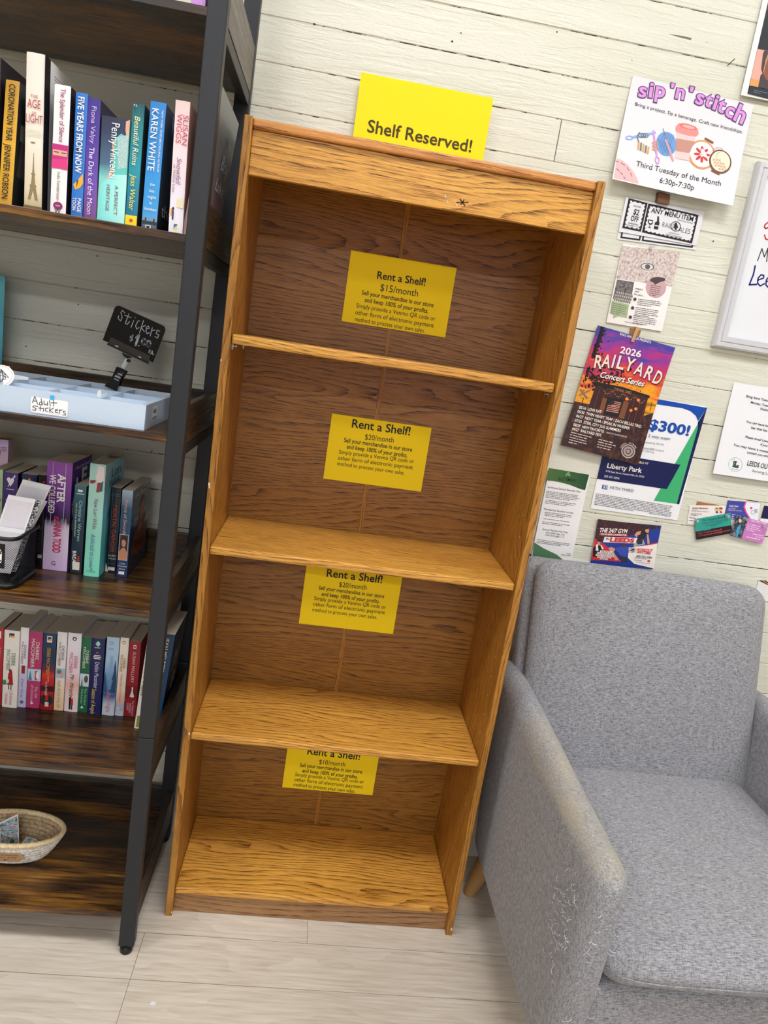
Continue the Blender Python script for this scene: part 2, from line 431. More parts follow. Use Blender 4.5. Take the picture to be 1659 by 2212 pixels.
for p, r in (((1203, 69), 1.5), ((996, 71), 1.3), ((977, 89), 1.8), ((679, 52), 2.2), ((165, 622), 1.5), ((210, 553), 1.5), ((169, 658), 1.4), ((56, 748), 1.4), ((453, 579), 3.0), ((1541, 521), 1.6), ((328, 974), 1.6), ((1365, 130), 1.0), ((1527, 91), 1.0)):
    c = aty(p, WALL - .0004); R = r * .0011
    mb.poly([(c.x + R * 1.3 * math.cos(k * math.pi / 5), c.y, c.z + R * .8 * math.sin(k * math.pi / 5)) for k in range(10)], darkhole)
g0, g1 = aty((1443, 73), WALL - .0004), aty((1493, 82), WALL - .0004)
mb.poly([g0, g0 + (g1 - g0) * .6 - Vector((0, 0, .003)), g1 - Vector((0, 0, .004)), g1 + Vector((.002, 0, 0)), g0 + (g1 - g0) * .7 + Vector((0, 0, .001))], P('#7b7060', .8))
mb.box(RX0, RX1, WALL + .004, WALL + .1, 0, RH, wallpaint)
struct('wall_back', mb)
def mk_floor():
    t = NT('pale_oak_vinyl_plank'); at = t.n('ShaderNodeAttribute'); at.attribute_name = 'plank'
    tc = t.n('ShaderNodeTexCoord'); vm = t.n('ShaderNodeVectorMath', operation='MULTIPLY_ADD'); t.L(at.outputs['Color'], vm.inputs[0]); vm.inputs[1].default_value = (7.3, 3.1, 5.7); t.L(tc.outputs['Object'], vm.inputs[2])
    def mp(sc):
        m = t.n('ShaderNodeMapping'); m.inputs['Scale'].default_value = sc; t.L(vm.outputs[0], m.inputs[0]); return m.outputs[0]
    sep = t.n('ShaderNodeSeparateXYZ'); t.L(vm.outputs[0], sep.inputs[0]); sc_ = t.n('ShaderNodeSeparateColor'); t.L(at.outputs['Color'], sc_.inputs[0])
    fig = t.noise(mp((2.2, 9, 1)), 1.0, 2, .5)
    ring = t.math('FRACT', t.math('ADD', t.math('MULTIPLY', sep.outputs[1], 34), t.math('MULTIPLY', fig, 9)))
    st = t.noise(mp((7, 110, 1)), 1.0, 4, .65)
    v = t.math('ADD', t.math('MULTIPLY', ring, .08), t.math('ADD', t.math('MULTIPLY', st, .62), t.math('MULTIPLY', sc_.outputs[0], .10)))
    col = t.ramp(v, [(.24, '#d8cebf'), (.40, '#c9bdac'), (.54, '#b2a594'), (.72, '#8a7e70')])
    t.bump(st, .1, .0006)
    return t.fin(col, t.ramp(st, [(.3, .30), (.7, .42)]), 0, .45)
vinyl = mk_floor(); gap = P('#6f665a', .8)
mb = MB(); rnd = []
ys = [-.184 + .1290 * k for k in range(-66, 5)]
for r, (a, b) in enumerate(zip(ys, ys[1:])):
    if a > WALL + .1: break
    x = {65: -.035 - 4 * 1.22, 66: -.035 - 3 * 1.22, 67: .355 - 4 * 1.22, 64: .277 - 4 * 1.22}.get(r, RX0 - random.random() * 1.2)
    while x < RX1:
        x2 = x + 1.22; n0 = len(mb.f); e = .0005
        q = [(max(x, RX0) + e, a + e, 0), (min(x2, RX1) - e, a + e, 0), (min(x2, RX1) - e, min(b, WALL + .1) - e, 0), (max(x, RX0) + e, min(b, WALL + .1) - e, 0)]
        if q[1][0] > q[0][0]: mb.add(q, [(0, 1, 2, 3)], vinyl); rnd.append((random.random(), random.random(), random.random()))
        x = x2
nP = len(mb.f); mb.box(RX0, RX1, RY0, WALL + .1, -.05, -.0012, gap)
fl = struct('floor', mb)
ca = fl.data.attributes.new('plank', 'FLOAT_COLOR', 'FACE')
for i, c in enumerate(rnd): ca.data[i].color = (*c, 1)
trim = P('#e3dfd2', .4, amt=.02)
mb = MB(); pr = [(WALL, 0), (.308, 0), (.308, .112), (.3105, .118), (.3105, .128), (.314, .134), (.314, .142), (.3185, .150), (.3195, .163), (WALL, .165)]
mb.add([(x, y, z) for x in (RX0, RX1) for y, z in pr], [(i, i + 1, len(pr) + i + 1, len(pr) + i) for i in range(len(pr) - 1)], trim)
struct('baseboard_back', mb)
plaster = P('#8d857a', .8, amt=.06, scale=4)
mb = MB(); mb.box(RX0, RX1, RY0, WALL + .1, RH, RH + .1, P('#cdc9c0', .85, amt=.03, scale=6)); struct('ceiling', mb)
mb = MB(); mb.box(RX0 - .1, RX0, RY0, WALL + .1, 0, RH, plaster); struct('wall_left', mb)
mb = MB(); mb.box(RX1, RX1 + .1, RY0, WALL + .1, 0, RH, plaster); struct('wall_right', mb)
WX0, WX1, WZ0, WZ1 = .2, 3.4, .75, 2.25
mb = MB(); mb.box(RX0, WX0, RY0 - .1, RY0, 0, RH, plaster); mb.box(WX1, RX1, RY0 - .1, RY0, 0, RH, plaster); mb.box(WX0, WX1, RY0 - .1, RY0, 0, WZ0, plaster); mb.box(WX0, WX1, RY0 - .1, RY0, WZ1, RH, plaster)
struct('wall_front', mb)
mb = MB(); mb.box(WX0, WX1, RY0 - .07, RY0 - .06, WZ0, WZ1, emis('daylit_glass', '#cfdcff', WINDOW_W)); wn = struct('window_1', mb)
mb = MB()
for x in (WX0, (WX0 + WX1) / 2 - .025, WX1 - .05): mb.box(x, x + .05, RY0 - .06, RY0 + .01, WZ0, WZ1, trim)
for z in (WZ0, WZ1 - .05): mb.box(WX0, WX1, RY0 - .06, RY0 + .01, z, z + .05, trim)
obj('window_frame', mb, wn, .003)
for i, (x, y) in enumerate(TROFFERS):
    t_ = thing('ceiling_light', ['white ceiling light panel above the empty bookcase', 'white ceiling light panel above the rack of books', 'white ceiling light panel right of the armchair', 'ceiling light panel of the middle row in line with the bookcase', 'ceiling light panel of the middle row in line with the rack', 'ceiling light panel of the far row in line with the bookcase', 'ceiling light panel of the far row in line with the rack', 'ceiling light panel of the far row on the armchair side'][i], 'ceiling light', (x, y, RH - .03), 'ceiling light panels')
    mb = MB(); mb.box(x - .6, x + .6, y - .3, y + .3, RH - .028, RH - .022, emis('troffer_diffuser', '#f9fbff', TROFFER_W if y > -2 else FAR_W if y > -5 else FAR_W * 3.2)); obj('diffuser', mb, t_)
    mb = MB()
    for a in ((x - .63, x - .6, y - .33, y + .33), (x + .6, x + .63, y - .33, y + .33), (x - .6, x + .6, y - .33, y - .3), (x - .6, x + .6, y + .3, y + .33)): mb.box(*a, RH - .03, RH, white_pl)
    obj('frame', mb, t_)

# ------------------------------------------------------------------ the empty oak bookcase
W_, H_, T_ = .7283, 1.83, .0166
bk = thing('bookcase', 'empty tall oak laminate bookcase with four shelves, yellow rent signs inside', 'bookcase', (W_ / 2, .15, 0))
for x in (0, W_ - T_):
    mb = MB(); mb.box(x, x + T_, 0, .300, 0, H_, oak_v)
    sp_ = obj('side_panel', mb, bk, .0018)
    if x:
        for k in range(28):
            z = .25 + .0508 * k
            if min(abs(z - q) for q in (.95, .493)) < .03: continue
            mb = MB(); mb.cyl((W_ - T_ - .0001, .05, z), (-1, 0, 0), .0017, .0003, P('#d9b27a', .6), 8); obj('peg_hole', mb, sp_)
mb = MB()
mb.box(T_, W_ - T_, .294, .2985, .03, 1.80, oak_back); obj('back_panel', mb, bk)
mb = MB()
for a, b, d in ((.3555, .3585, .0022), (.3585, .3625, .0010), (.3625, .3655, .0022)): mb.box(a, b, .294 - d, .294, .075, 1.80, oak_v)
obj('back_joint_strip', mb, bk, .0005)
mb = MB(); mb.box(T_, W_ - T_, .006, .294, 1.811, 1.829, oak_red); obj('top_board', mb, bk, .004)
mb = MB(); mb.box(T_, W_ - T_, .016, .030, 1.7275, 1.8105, oak_h); obj('front_fascia', mb, bk, .0012)
mb = MB(); mb.box(T_, W_ - T_, .018, .032, 0.001, .0565, oak_kick); obj('kick_board', mb, bk, .001)
for zt, zb, yf, g in ((1.4194, 1.3990, .008, .0012), (.9606, .9411, .009, 0), (.5028, .4838, .009, 0), (.0741, .057, .009, 0)):
    mb = MB(); mb.box(T_ + g, W_ - T_ - g, yf, .2935, zb, zt, oak_h); s_ = obj('shelf', mb, bk, .0045)
for x, d in ((T_, 1), (W_ - T_, -1)):
    for y in (.05, .245):
        mb = MB(); mb.cyl((x, y, 1.3945), (d, 0, 0), .0028, .009, chrome, 10); mb.box(min(x, x + d * .0015), max(x, x + d * .0015), y - .005, y + .005, 1.386, 1.3988, chrome)
        obj('shelf_pin', mb, bk)
mb = MB()
chip = P('#e8d6b4', .8)
for x, z, r in ((.003, 1.10, .003), (.004, 1.094, .0022), (.0145, .505, .0026), (.002, 1.363, .0016), (.0155, .012, .002), (W_ - .004, .02, .003)):
    mb = MB(); mb.poly([(x + r * .7 * math.cos(a), -.0003, z + r * 1.5 * math.sin(a)) for a in [k * math.pi / 4 for k in range(8)]], chip); obj('chipped_spot', mb, bk)
fy = .0155
mb = MB()
def at_f(x, z): return (x, fy, z)
c = aty((999, 437), fy)
for a, L in ((.3, .012), (1.3, .009), (2.2, .010), (3.4, .012), (4.4, .008), (5.3, .011)):
    mb.ribbon([c, c + Vector((math.cos(a) * L, 0, math.sin(a) * L * .6))], .0022, (0, -1, 0), P('#3a2110', .7))
for u, v in ((961, 421), (966, 434), (985, 440)):
    q = aty((u, v), fy); mb.ribbon([q, q + Vector((.003, 0, -.004))], .002, (0, -1, 0), P('#eadfce', .7))
obj('knot_mark', mb, bk)

# ------------------------------------------------------------------ the black steel rack on the left
LEAN = .0093
RK_X0 = -1.30
SH = [1.9555, 1.583, 1.2115, .844, .4745, .109]
rk = thing('shelving_rack', 'tall rustic brown and black steel shelving rack of books beside the oak bookcase', 'shelving rack', (-.67, .085, 0))
def lbox(mb, x0, x1, y0, y1, z0, z1, m): mb.box(x0, x1, y0, y1, z0, z1, m, LEAN)
for x0 in (RK_X0, -.0815):
    for y0 in (-.118, .258):
        mb = MB(); lbox(mb, x0, x0 + .035, y0, y0 + .025, .018, .5550, steel); lbox(mb, x0, x0 + .035, y0, y0 + .025, .5558, 2.25, steel); lg = obj('leg', mb, rk, .0022)
        mb = MB(); mb.tube([(x0 + .0175, y0 + .0125 - (.004 if y0 < 0 else 0), z) for z in (0, .003, .013, .0185)], [.0125, .0142, .0142, .011], black_pl, 20); obj('foot', mb, lg)
for i, z in enumerate(SH):
    mb = MB(); lbox(mb, RK_X0 + .036, -.0625, -.1165, .262, z - .0150, z, rust_h); obj('shelf', mb, rk, .0012)
    gh = .078 if i == 0 else .062
    if i != 4 or True:
        for x0 in (-.0625, RK_X0 + .020):
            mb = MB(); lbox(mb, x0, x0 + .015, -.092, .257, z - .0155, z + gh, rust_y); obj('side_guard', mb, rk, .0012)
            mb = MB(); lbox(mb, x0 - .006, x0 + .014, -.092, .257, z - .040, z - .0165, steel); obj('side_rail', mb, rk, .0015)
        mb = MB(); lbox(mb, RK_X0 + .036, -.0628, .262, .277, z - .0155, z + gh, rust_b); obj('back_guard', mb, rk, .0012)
mb = MB(); lbox(mb, RK_X0 + .02, -.06, .262, .28, .040, .060, steel); obj('cross_bar', mb, rk, .0015)

# ------------------------------------------------------------------ the grey armchair
ch = thing('armchair', 'worn grey fabric armchair right of the oak bookcase', 'armchair', (1.17, -.15, 0))
def arm_warp(side):
    def w(x, y, z):
        t = max(0, (z - .15) / .48)
        z2 = z + .045 * t * max(0, min(1, (y + .5) / .75)); y2 = y
        if y < -.3: y2 = y + (-.3 - y) / .22 * (.035 * max(0, (.45 - z) / .3) ** 1.3)
        if y > 0: y2 = y + y / .195 * (-.03 + .125 * t)
        if y < -.3 and z > .45: x = x + side * .005 * ((-.3 - y) / .22) * ((z - .45) / .18)
        return (x, y2, z2)
    return w
mb = MB(); mb.rbox(.784, .8535, -.522, .195, .150, .630, (.034, .048, .036), fabric_arm, 14, arm_warp(1), (.004, .004, .004)); A1 = obj('arm', mb, ch, smooth=True)
mb = MB(); mb.rbox(1.490, 1.5595, -.522, .195, .150, .630, (.034, .048, .036), fabric, 14, arm_warp(-1), (.004, .004, .004)); obj('arm', mb, ch, smooth=True)
mb = MB(); mb.rbox(.850, 1.495, -.470, .20, .150, .350, .022, fabric, 14, None, (0, .008, 0)); obj('seat_base', mb, ch, smooth=True)
def seat_warp(x, y, z):
    k = max(0, (-.33 - y) / .16)
    return (x, y, z - .008 * k * k)
mb = MB(); mb.rbox(.8545, 1.4895, -.490, .150, .362, .452, (.06, .055, .045), fabric, 16, seat_warp, (.0, .014, .016)); obj('seat_cushion', mb, ch, smooth=True)
def back_warp(x, y, z):
    t = (.965 - z) / .54
    xl = .824 + .030 * t; xr = 1.462 + .036 * t
    u = (x - .824) / (1.462 - .824)
    return (xl + (xr - xl) * u, y + .082 * (z - .43) / .54, z - .005 * u)
mb = MB(); mb.rbox(.824, 1.462, .105, .168, .400, .974, (.05, .03, .046), fabric, 16, back_warp, (.004, .022, .006)); obj('back_cushion', mb, ch, smooth=True)
mb = MB(); mb.rbox(.803, 1.474, .160, .226, .170, .960, (.03, .024, .04), fabric, 12, back_warp); obj('back_frame', mb, ch, smooth=True)
legm = P('#b98f56', .5, amt=.12, scale=40)
for x, y, dx, dy in ((.835, .125, -.030, .030), (1.51, .125, .03, .03), (.835, -.42, -.02, -.03), (1.51, -.42, .02, -.03)):
    mb = MB(); mb.tube([(x + dx, y + dy, 0), (x + dx, y + dy, .004), (x, y, .165)], [.016, .0175, .030], legm, 20); obj('leg', mb, ch, smooth=False)
rng = random.Random(3)
mb = MB(); thr = P('#c6c8cf', .9); thr2 = P('#8d8f96', .9)
for k in range(150):
    a = rng.gauss(0, 1); z = .46 + rng.gauss(0, .07); y = -.46 + rng.gauss(0, .035)
    if y < -.485 or z > .57 or z < .28:
        if z > .59 or z < .25: continue
    face = rng.random() < .7
    if face and y > -.482: p = Vector((.7815, y, z)); nrm = Vector((-1, 0, 0)); t1 = Vector((0, 1, 0))
    else: p = Vector((.80 + rng.random() * .04, -.521 + (.008 if z < .45 else 0), z)); nrm = Vector((0, -1, 0)); t1 = Vector((1, 0, 0))
    L = rng.choice((.004, .006, .008, .012, .02)); d = (t1 * rng.gauss(0, .8) + Vector((0, 0, rng.gauss(0, 1)))).normalized()
    pts = [p - nrm * .002, p + nrm * .0022 + d * L * .35, p + nrm * .003 + d * L * .7 + t1 * rng.gauss(0, .0015), p + nrm * .0012 + d * L]
    mb.tube(pts, .00045, thr if rng.random() < .7 else thr2, 4)
o = obj('frayed_threads', mb, ch); o['kind'] = 'stuff'; o['label'] = 'pale pulled threads on the scratched arm front'
# seam piping
mb = MB()
mb.tube([(.862 + .622 * k / 20, -.5025 - .003 * (1 - (k / 10 - 1) ** 2) + .035 * (abs(k / 10 - 1)) ** 10, .398) for k in range(21)], .0015, fabric, 6)
obj('piping', mb, ch, smooth=True)

# ------------------------------------------------------------------ yellow signs
BKY = .2910
def yellow_sign(c, quad, label, texts, extra=0.0):
    x0, x1, z0, z1 = rect(quad, BKY)
    s = Sheet('rental_sign', label, 'sign', x0, x1, z0, z1 + extra, BKY, yellow, 'yellow shelf rental signs')
    for txt, p0, p1, cap, b in texts: s.text('lettering', txt, c(*p0), c(*p1), ink, cap, b)
    s.done(); return s
c2, c3, c4 = K(440, 500, 1.8433), K(340, 1150, 1.929), K(340, 1560, 2.183)
L5 = ('Sell your merchandise in our store', 'and keep 100% of your profits.', 'Simply provide a Venmo QR code or', 'other form of electronic payment', 'method to process your own sales.')
def T5(head, price, rows, caps):
    out = []
    for i, (t, (a, b)) in enumerate(zip(('Rent a Shelf!', price) + L5, rows)): out.append((t, a, b, caps[i], (.014, 0, .012, .012, 0, 0, 0)[i]))
    return out
yellow_sign(c2, [(759, 539), (986.3, 580.3), (961.3, 730), (737.8, 692.6)], 'yellow sign offering a shelf at $15 in the top bay of the bookcase',
    T5(0, '$15/month', [((687, 187), (884, 217)), ((700, 235), (854, 260)), ((628, 251), (914, 302)), ((640, 280), (894, 326)), ((606, 302), (921, 356)), ((602, 329), (915, 383)), ((599, 356), (880, 404))], (15, 14, 9, 9, 9, 9, 9)))
yellow_sign(c2, [(717.8, 892.8), (932, 924.8), (909.8, 1062), (697.7, 1033.8)], 'yellow sign offering a shelf at $20 in the second bay, fully in view',
    T5(0, '$20/month', [((586, 779), (823, 812)), ((640, 828), (757, 841)), ((557, 838), (829, 877)), ((569, 864), (811, 900)), ((537, 884), (836, 923)), ((533, 908), (832, 947)), ((530, 930), (799, 969))], (17.5, 11.5, 9, 9, 8.5, 8.5, 8.5)))
yellow_sign(c3, [(662.4, 1223.6), (868.8, 1248.5), (849, 1369.8), (644.8, 1346.5)], 'yellow sign offering a shelf at $20 in the third bay, tucked up under the shelf',
    T5(0, '$20/month', [((701, 183), (938, 212)), ((755, 226), (872, 239)), ((671, 237), (944, 274)), ((683, 263), (926, 296)), ((651, 281), (951, 319)), ((647, 305), (947, 341)), ((644, 328), (915, 361))], (17, 11, 8.5, 8.5, 8.5, 8.5, 8.5)), .012)
yellow_sign(c4, [(620.8, 1617.3), (818.7, 1635.6), (804, 1719), (609.4, 1699.7)], 'yellow sign offering a shelf at $10 in the bottom bay of the bookcase',
    T5(0, '$10/month', [((703, 150), (957, 178)), ((760, 196), (886, 208)), ((670, 209), (965, 242)), ((682, 235), (944, 266)), ((648, 253), (972, 289)), ((644, 277), (968, 313)), ((640, 300), (932, 334))], (17, 10.5, 8.5, 8.5, 8.5, 8.5, 8.5)), .022)
x0, x1, z0, z1 = rect([(781, 154.5), (1064.8, 212.8), (1044.6, 345.5), (762.4, 292.4)], .300)
s = Sheet('reserved_sign', 'large yellow Shelf Reserved sign standing on top of the bookcase', 'sign', x0, x1, 1.8295, z1, .300, yellow)
cr = K(460, 120, 1.885); s.text('lettering', 'Shelf Reserved!', cr(625, 310), cr(1054, 395), P('#3b3a10', .7), 24, .014); s.done()

# ------------------------------------------------------------------ papers pinned to the board wall
def wall_sheet(name, label, cat, quad, mat=paper, off=.0012, **kw):
    q = [aty(p, WALL - off) for p in quad]; c = sum(q, Vector()) / 4; w = ((q[1] - q[0]).length + (q[2] - q[3]).length) / 2; h = ((q[0] - q[3]).length + (q[1] - q[2]).length) / 2
    e, f = (q[1] - q[0]) + (q[2] - q[3]), (q[0] - q[3]) + (q[1] - q[2]); r = (math.atan2(e.z, e.x) + math.atan2(-f.x, f.z)) / 2
    if abs(r) < .02: r = 0.0
    return Sheet(name, label, cat, c.x - w / 2, c.x + w / 2, c.z - h / 2, c.z + h / 2, WALL - off, mat, rot=r, **kw)
c6 = K(1280, 0, 3.9499)
def bend_sip(u, v): return .026 * (1 - v) ** 1.6 + .018 * max(0, u - .55) * (1 - v) + .006 * max(0, .3 - u) * (1 - v)
s = wall_sheet('craft_night_poster', 'white craft night poster with purple title, yarn, cup and embroidery hoops', 'poster', [(1364, 160), (1629.4, 229), (1565.6, 451), (1317.2, 391)], paper, .0016, bend=bend_sip, nx=14, nz=14, thick=.0004)
lil, lild, pk, pkd = P('#d691d8', .6), P('#5d3a68', .6), P('#f2b4b4', .6), P('#e0827f', .6)
for ch_, u, v, sz, r in (('s', 378, 828, 118, .12), ('i', 462, 832, 122, .12), ('p', 517, 826, 122, .14), ("'", 640, 812, 90, .2), ('n', 690, 838, 118, .2), ("'", 795, 850, 100, .25), ('s', 862, 882, 118, .28), ('t', 945, 905, 112, .3), ('i', 1005, 930, 122, .32), ('t', 1050, 950, 118, .36), ('c', 1110, 985, 122, .42), ('h', 1180, 1022, 138, .46)):
    V, F, w = layout(ch_, .045); wd_ = (60 if ch_ in "'" else (95 if ch_ in 'pnh' else 82 if ch_ in 'sc' else 62)) * (sz / 120)
    if ch_ == 'i': wd_ = 50
    e = (u + wd_ * math.cos(r), v + wd_ * math.sin(r))
    s.text('title', ch_, c6(u, v), c6(*e), lild, sz / 3.95 * .96, .055, lift=.0007)
    s.text('title', ch_, c6(u + 3, v - 3), c6(e[0] - 2, e[1] - 3), lil, sz / 3.95 * .92, .022, lift=.0012)
s.text('lettering', 'Bring a project. Sip a beverage. Craft new friendships.', c6(352, 903), c6(1268, 1146), ink, 6.5)
s.text('lettering', 'Third Tuesday of the Month', c6(338, 1433), c6(1050, 1608), ink, 10.5)
s.text('lettering', '6:30p-7:30p', c6(530, 1575), c6(822, 1641), ink, 10.5)
def Q(c, *pts): return [c(*p) for p in pts]
s.poly('illustration', Q(c6, (183, 1368), (225, 1385), (270, 1420), (315, 1480), (345, 1540), (356, 1588), (146, 1538)), pk)
for a, b in (((215, 1405), (245, 1430)), ((262, 1448), (280, 1475)), ((290, 1495), (302, 1525)), ((175, 1460), (195, 1478)), ((205, 1492), (222, 1510)), ((230, 1528), (240, 1548)), ((170, 1392), (190, 1400))): s.line('illustration', Q(c6, a, b), 1.4, P('#6d5b73', .6), .0009)
cup, cupd, slv = P('#f3c6c4', .6), P('#e58f88', .6), P('#c18d7d', .6)
s.poly('illustration', Q(c6, (705, 1130), (868, 1165), (800, 1385), (683, 1362)), cup, .0008)
s.poly('illustration', Q(c6, (698, 1188), (855, 1215), (818, 1320), (690, 1300)), slv, .001)
s.poly('illustration', Q(c6, (700, 1085), (725, 1058), (770, 1055), (870, 1085), (890, 1110), (893, 1150), (870, 1172), (800, 1165), (715, 1138), (698, 1115)), cupd, .0011)
s.ell('illustration', c6(806, 1088), 19, P('#d9736c', .6), .0013, r2=6, rot=.25); s.ell('illustration', c6(808, 1089), 14, P('#eca9a2', .6), .0015, r2=3.6, rot=.25)
s.ell('illustration', c6(612, 1238), 22, P('#6f9bd0', .6), .0007, r2=27)
for k in range(5):
    s.line('illustration', Q(c6, (545 + k * 22, 1195 + k * 8), (580 + k * 22, 1325 - k * 6)), .9, P('#3f6499', .6), .0010)
    s.line('illustration', Q(c6, (600 + k * 20, 1140 + k * 4), (555 + k * 14, 1240 + k * 24)), .9, P('#3f6499', .6), .0010)
s.line('illustration', Q(c6, (590, 1105), (615, 1200)), 1.8, P('#7d7f88', .5), .0014); s.line('illustration', Q(c6, (608, 1200), (662, 1380)), 4, P('#e99aa0', .6), .0014)
s.line('illustration', Q(c6, (505, 1125), (525, 1340)), 4, lil, .0012); s.ell('illustration', c6(527, 1380), 9, lil, .0012, inner=.6, r2=5, rot=1.5)
s.line('illustration', Q(c6, (330, 1180), (520, 1140)), 4.4, P('#8fb0e0', .6), .0012); s.ell('illustration', c6(297, 1187), 8.5, P('#8fb0e0', .6), .0012, inner=.6, r2=5)
for k in range(5): s.line('illustration', Q(c6, (375 + k * 21, 1222 + k * 12), (368 + k * 20, 1285 + k * 9)), 4, P('#76775f' if k % 2 else '#d8a35f', .6), .0012)
for k in range(3): s.ell('illustration', c6(395 + 22 * k, 1165), 6, P('#5c6b72', .6), .0013, inner=.72, r2=5)
s.line('illustration', Q(c6, (385, 1140), (362, 1180), (378, 1225)), 2.2, P('#5c6b72', .6), .0013)
for k in range(3): s.ell('illustration', c6(515, 1228 + 28 * k), 7, P('#d69b5b', .6), .0015, inner=.6, r2=3)
org = P('#d99458', .6)
s.ell('illustration', c6(910, 1330), 29, org, .0009, r2=32.5); s.ell('illustration', c6(912, 1330), 25, P('#f4efe2', .6), .0011, r2=28.5)
for k in range(8): 
    a = k * math.pi / 4 + .1; s.ell('illustration', (c6(910, 1330)[0] + 10.5 * math.cos(a), c6(910, 1330)[1] + 11.5 * math.sin(a)), 7.2, P('#c63a40', .6), .0013, r2=3.2, rot=a, n=14)
s.ell('illustration', c6(910, 1330), 3, P('#efc9a8', .6), .0015)
s.line('illustration', Q(c6, (948, 1190), (1008, 1225)), 4, P('#8a4a32', .6), .0012)
s.ell('illustration', c6(1060, 1392), 24, P('#6e4a37', .6), .0014, r2=26.5); s.ell('illustration', c6(1062, 1390), 20.5, P('#efe3c3', .6), .0016, r2=23)
for i in range(4):
    for j in range(4):
        if (i, j) in ((0, 3), (3, 0)): continue
        q = (1015 + 24 * i + 6 * j - 8, 1375 + 26 * j + 4 * i)
        for d in (9, -9): s.line('illustration', Q(c6, (q[0] - 9, q[1] - d), (q[0] + 9, q[1] + d)), .9, P('#c06458', .6), .0018)
s.line('illustration', Q(c6, (1030, 1365), (1040, 1320), (1085, 1300), (1085, 1275), (1040, 1268), (990, 1305)), .8, P('#b0646a', .6), .0018)
s.line('illustration', Q(c6, (985, 1470), (1042, 1502)), 3.2, P('#8a4a32', .6), .0014)
s.done()

# wooden clips that hold the sheets
def clip(px_a, px_b, w, label, cat, depth=.022):
    a, b = aty(px_a, WALL - .012), aty(px_b, WALL - .012); t = (b - a).normalized(); q = Vector((-t.z, 0, t.x)) * w / 2
    o = thing('clothespin', label, cat, (a.x, WALL, b.z)); wd = P('#c79a68', .6, amt=.15, scale=200)
    for k, (y0, y1) in enumerate(((WALL - .005, WALL - .0015), (WALL - .011, WALL - .0065))):
        mb = MB(); A, B = Vector(a), Vector(b); pts = [A - q, B - q * .8, B + q * .8, A + q]
        mb.slab([(p.x, y0, p.z) for p in pts][::-1], (0, y1 - y0, 0), wd); obj('clip_half', mb, o, .0006)
    mb = MB(); m_ = (Vector(a) + Vector(b)) / 2; mb.tube([m_ - q * 1.15 + Vector((0, WALL - .0085 - m_.y, 0)), m_ + q * 1.15 + Vector((0, WALL - .0085 - m_.y, 0))], .0015, chrome, 8); obj('spring', mb, o)
def brk(quad, label, y=.008, col='#6b4526'):
    q = [aty(p, WALL - y) for p in quad]; mb = MB(); mb.slab([(p.x, WALL - y, p.z) for p in q][::-1] if True else q, (0, y - .0004, 0), P(col, .45, amt=.2, scale=120))
    tag(obj('wood_tab', mb, loc=(q[0].x, WALL - y / 2, q[3].z), bevel=.0006), label, 'wood tab')
cc = K(1280, 0, 3.9499)
brk([cc(566, 1635), cc(662, 1660), cc(655, 1745), cc(552, 1725)], 'brown wooden tab below the craft night poster', .014)
c9 = K(1200, 690, 6.381)
brk([c9(1035, 115), c9(1182, 152), c9(1150, 240), c9(1020, 205)], 'tan wooden tab behind the clothespin of the concert poster', .004, '#94703f')
clip(c9(1143, 108), c9(1062, 308), .0095, 'wooden clothespin holding the concert poster', 'clothespin')

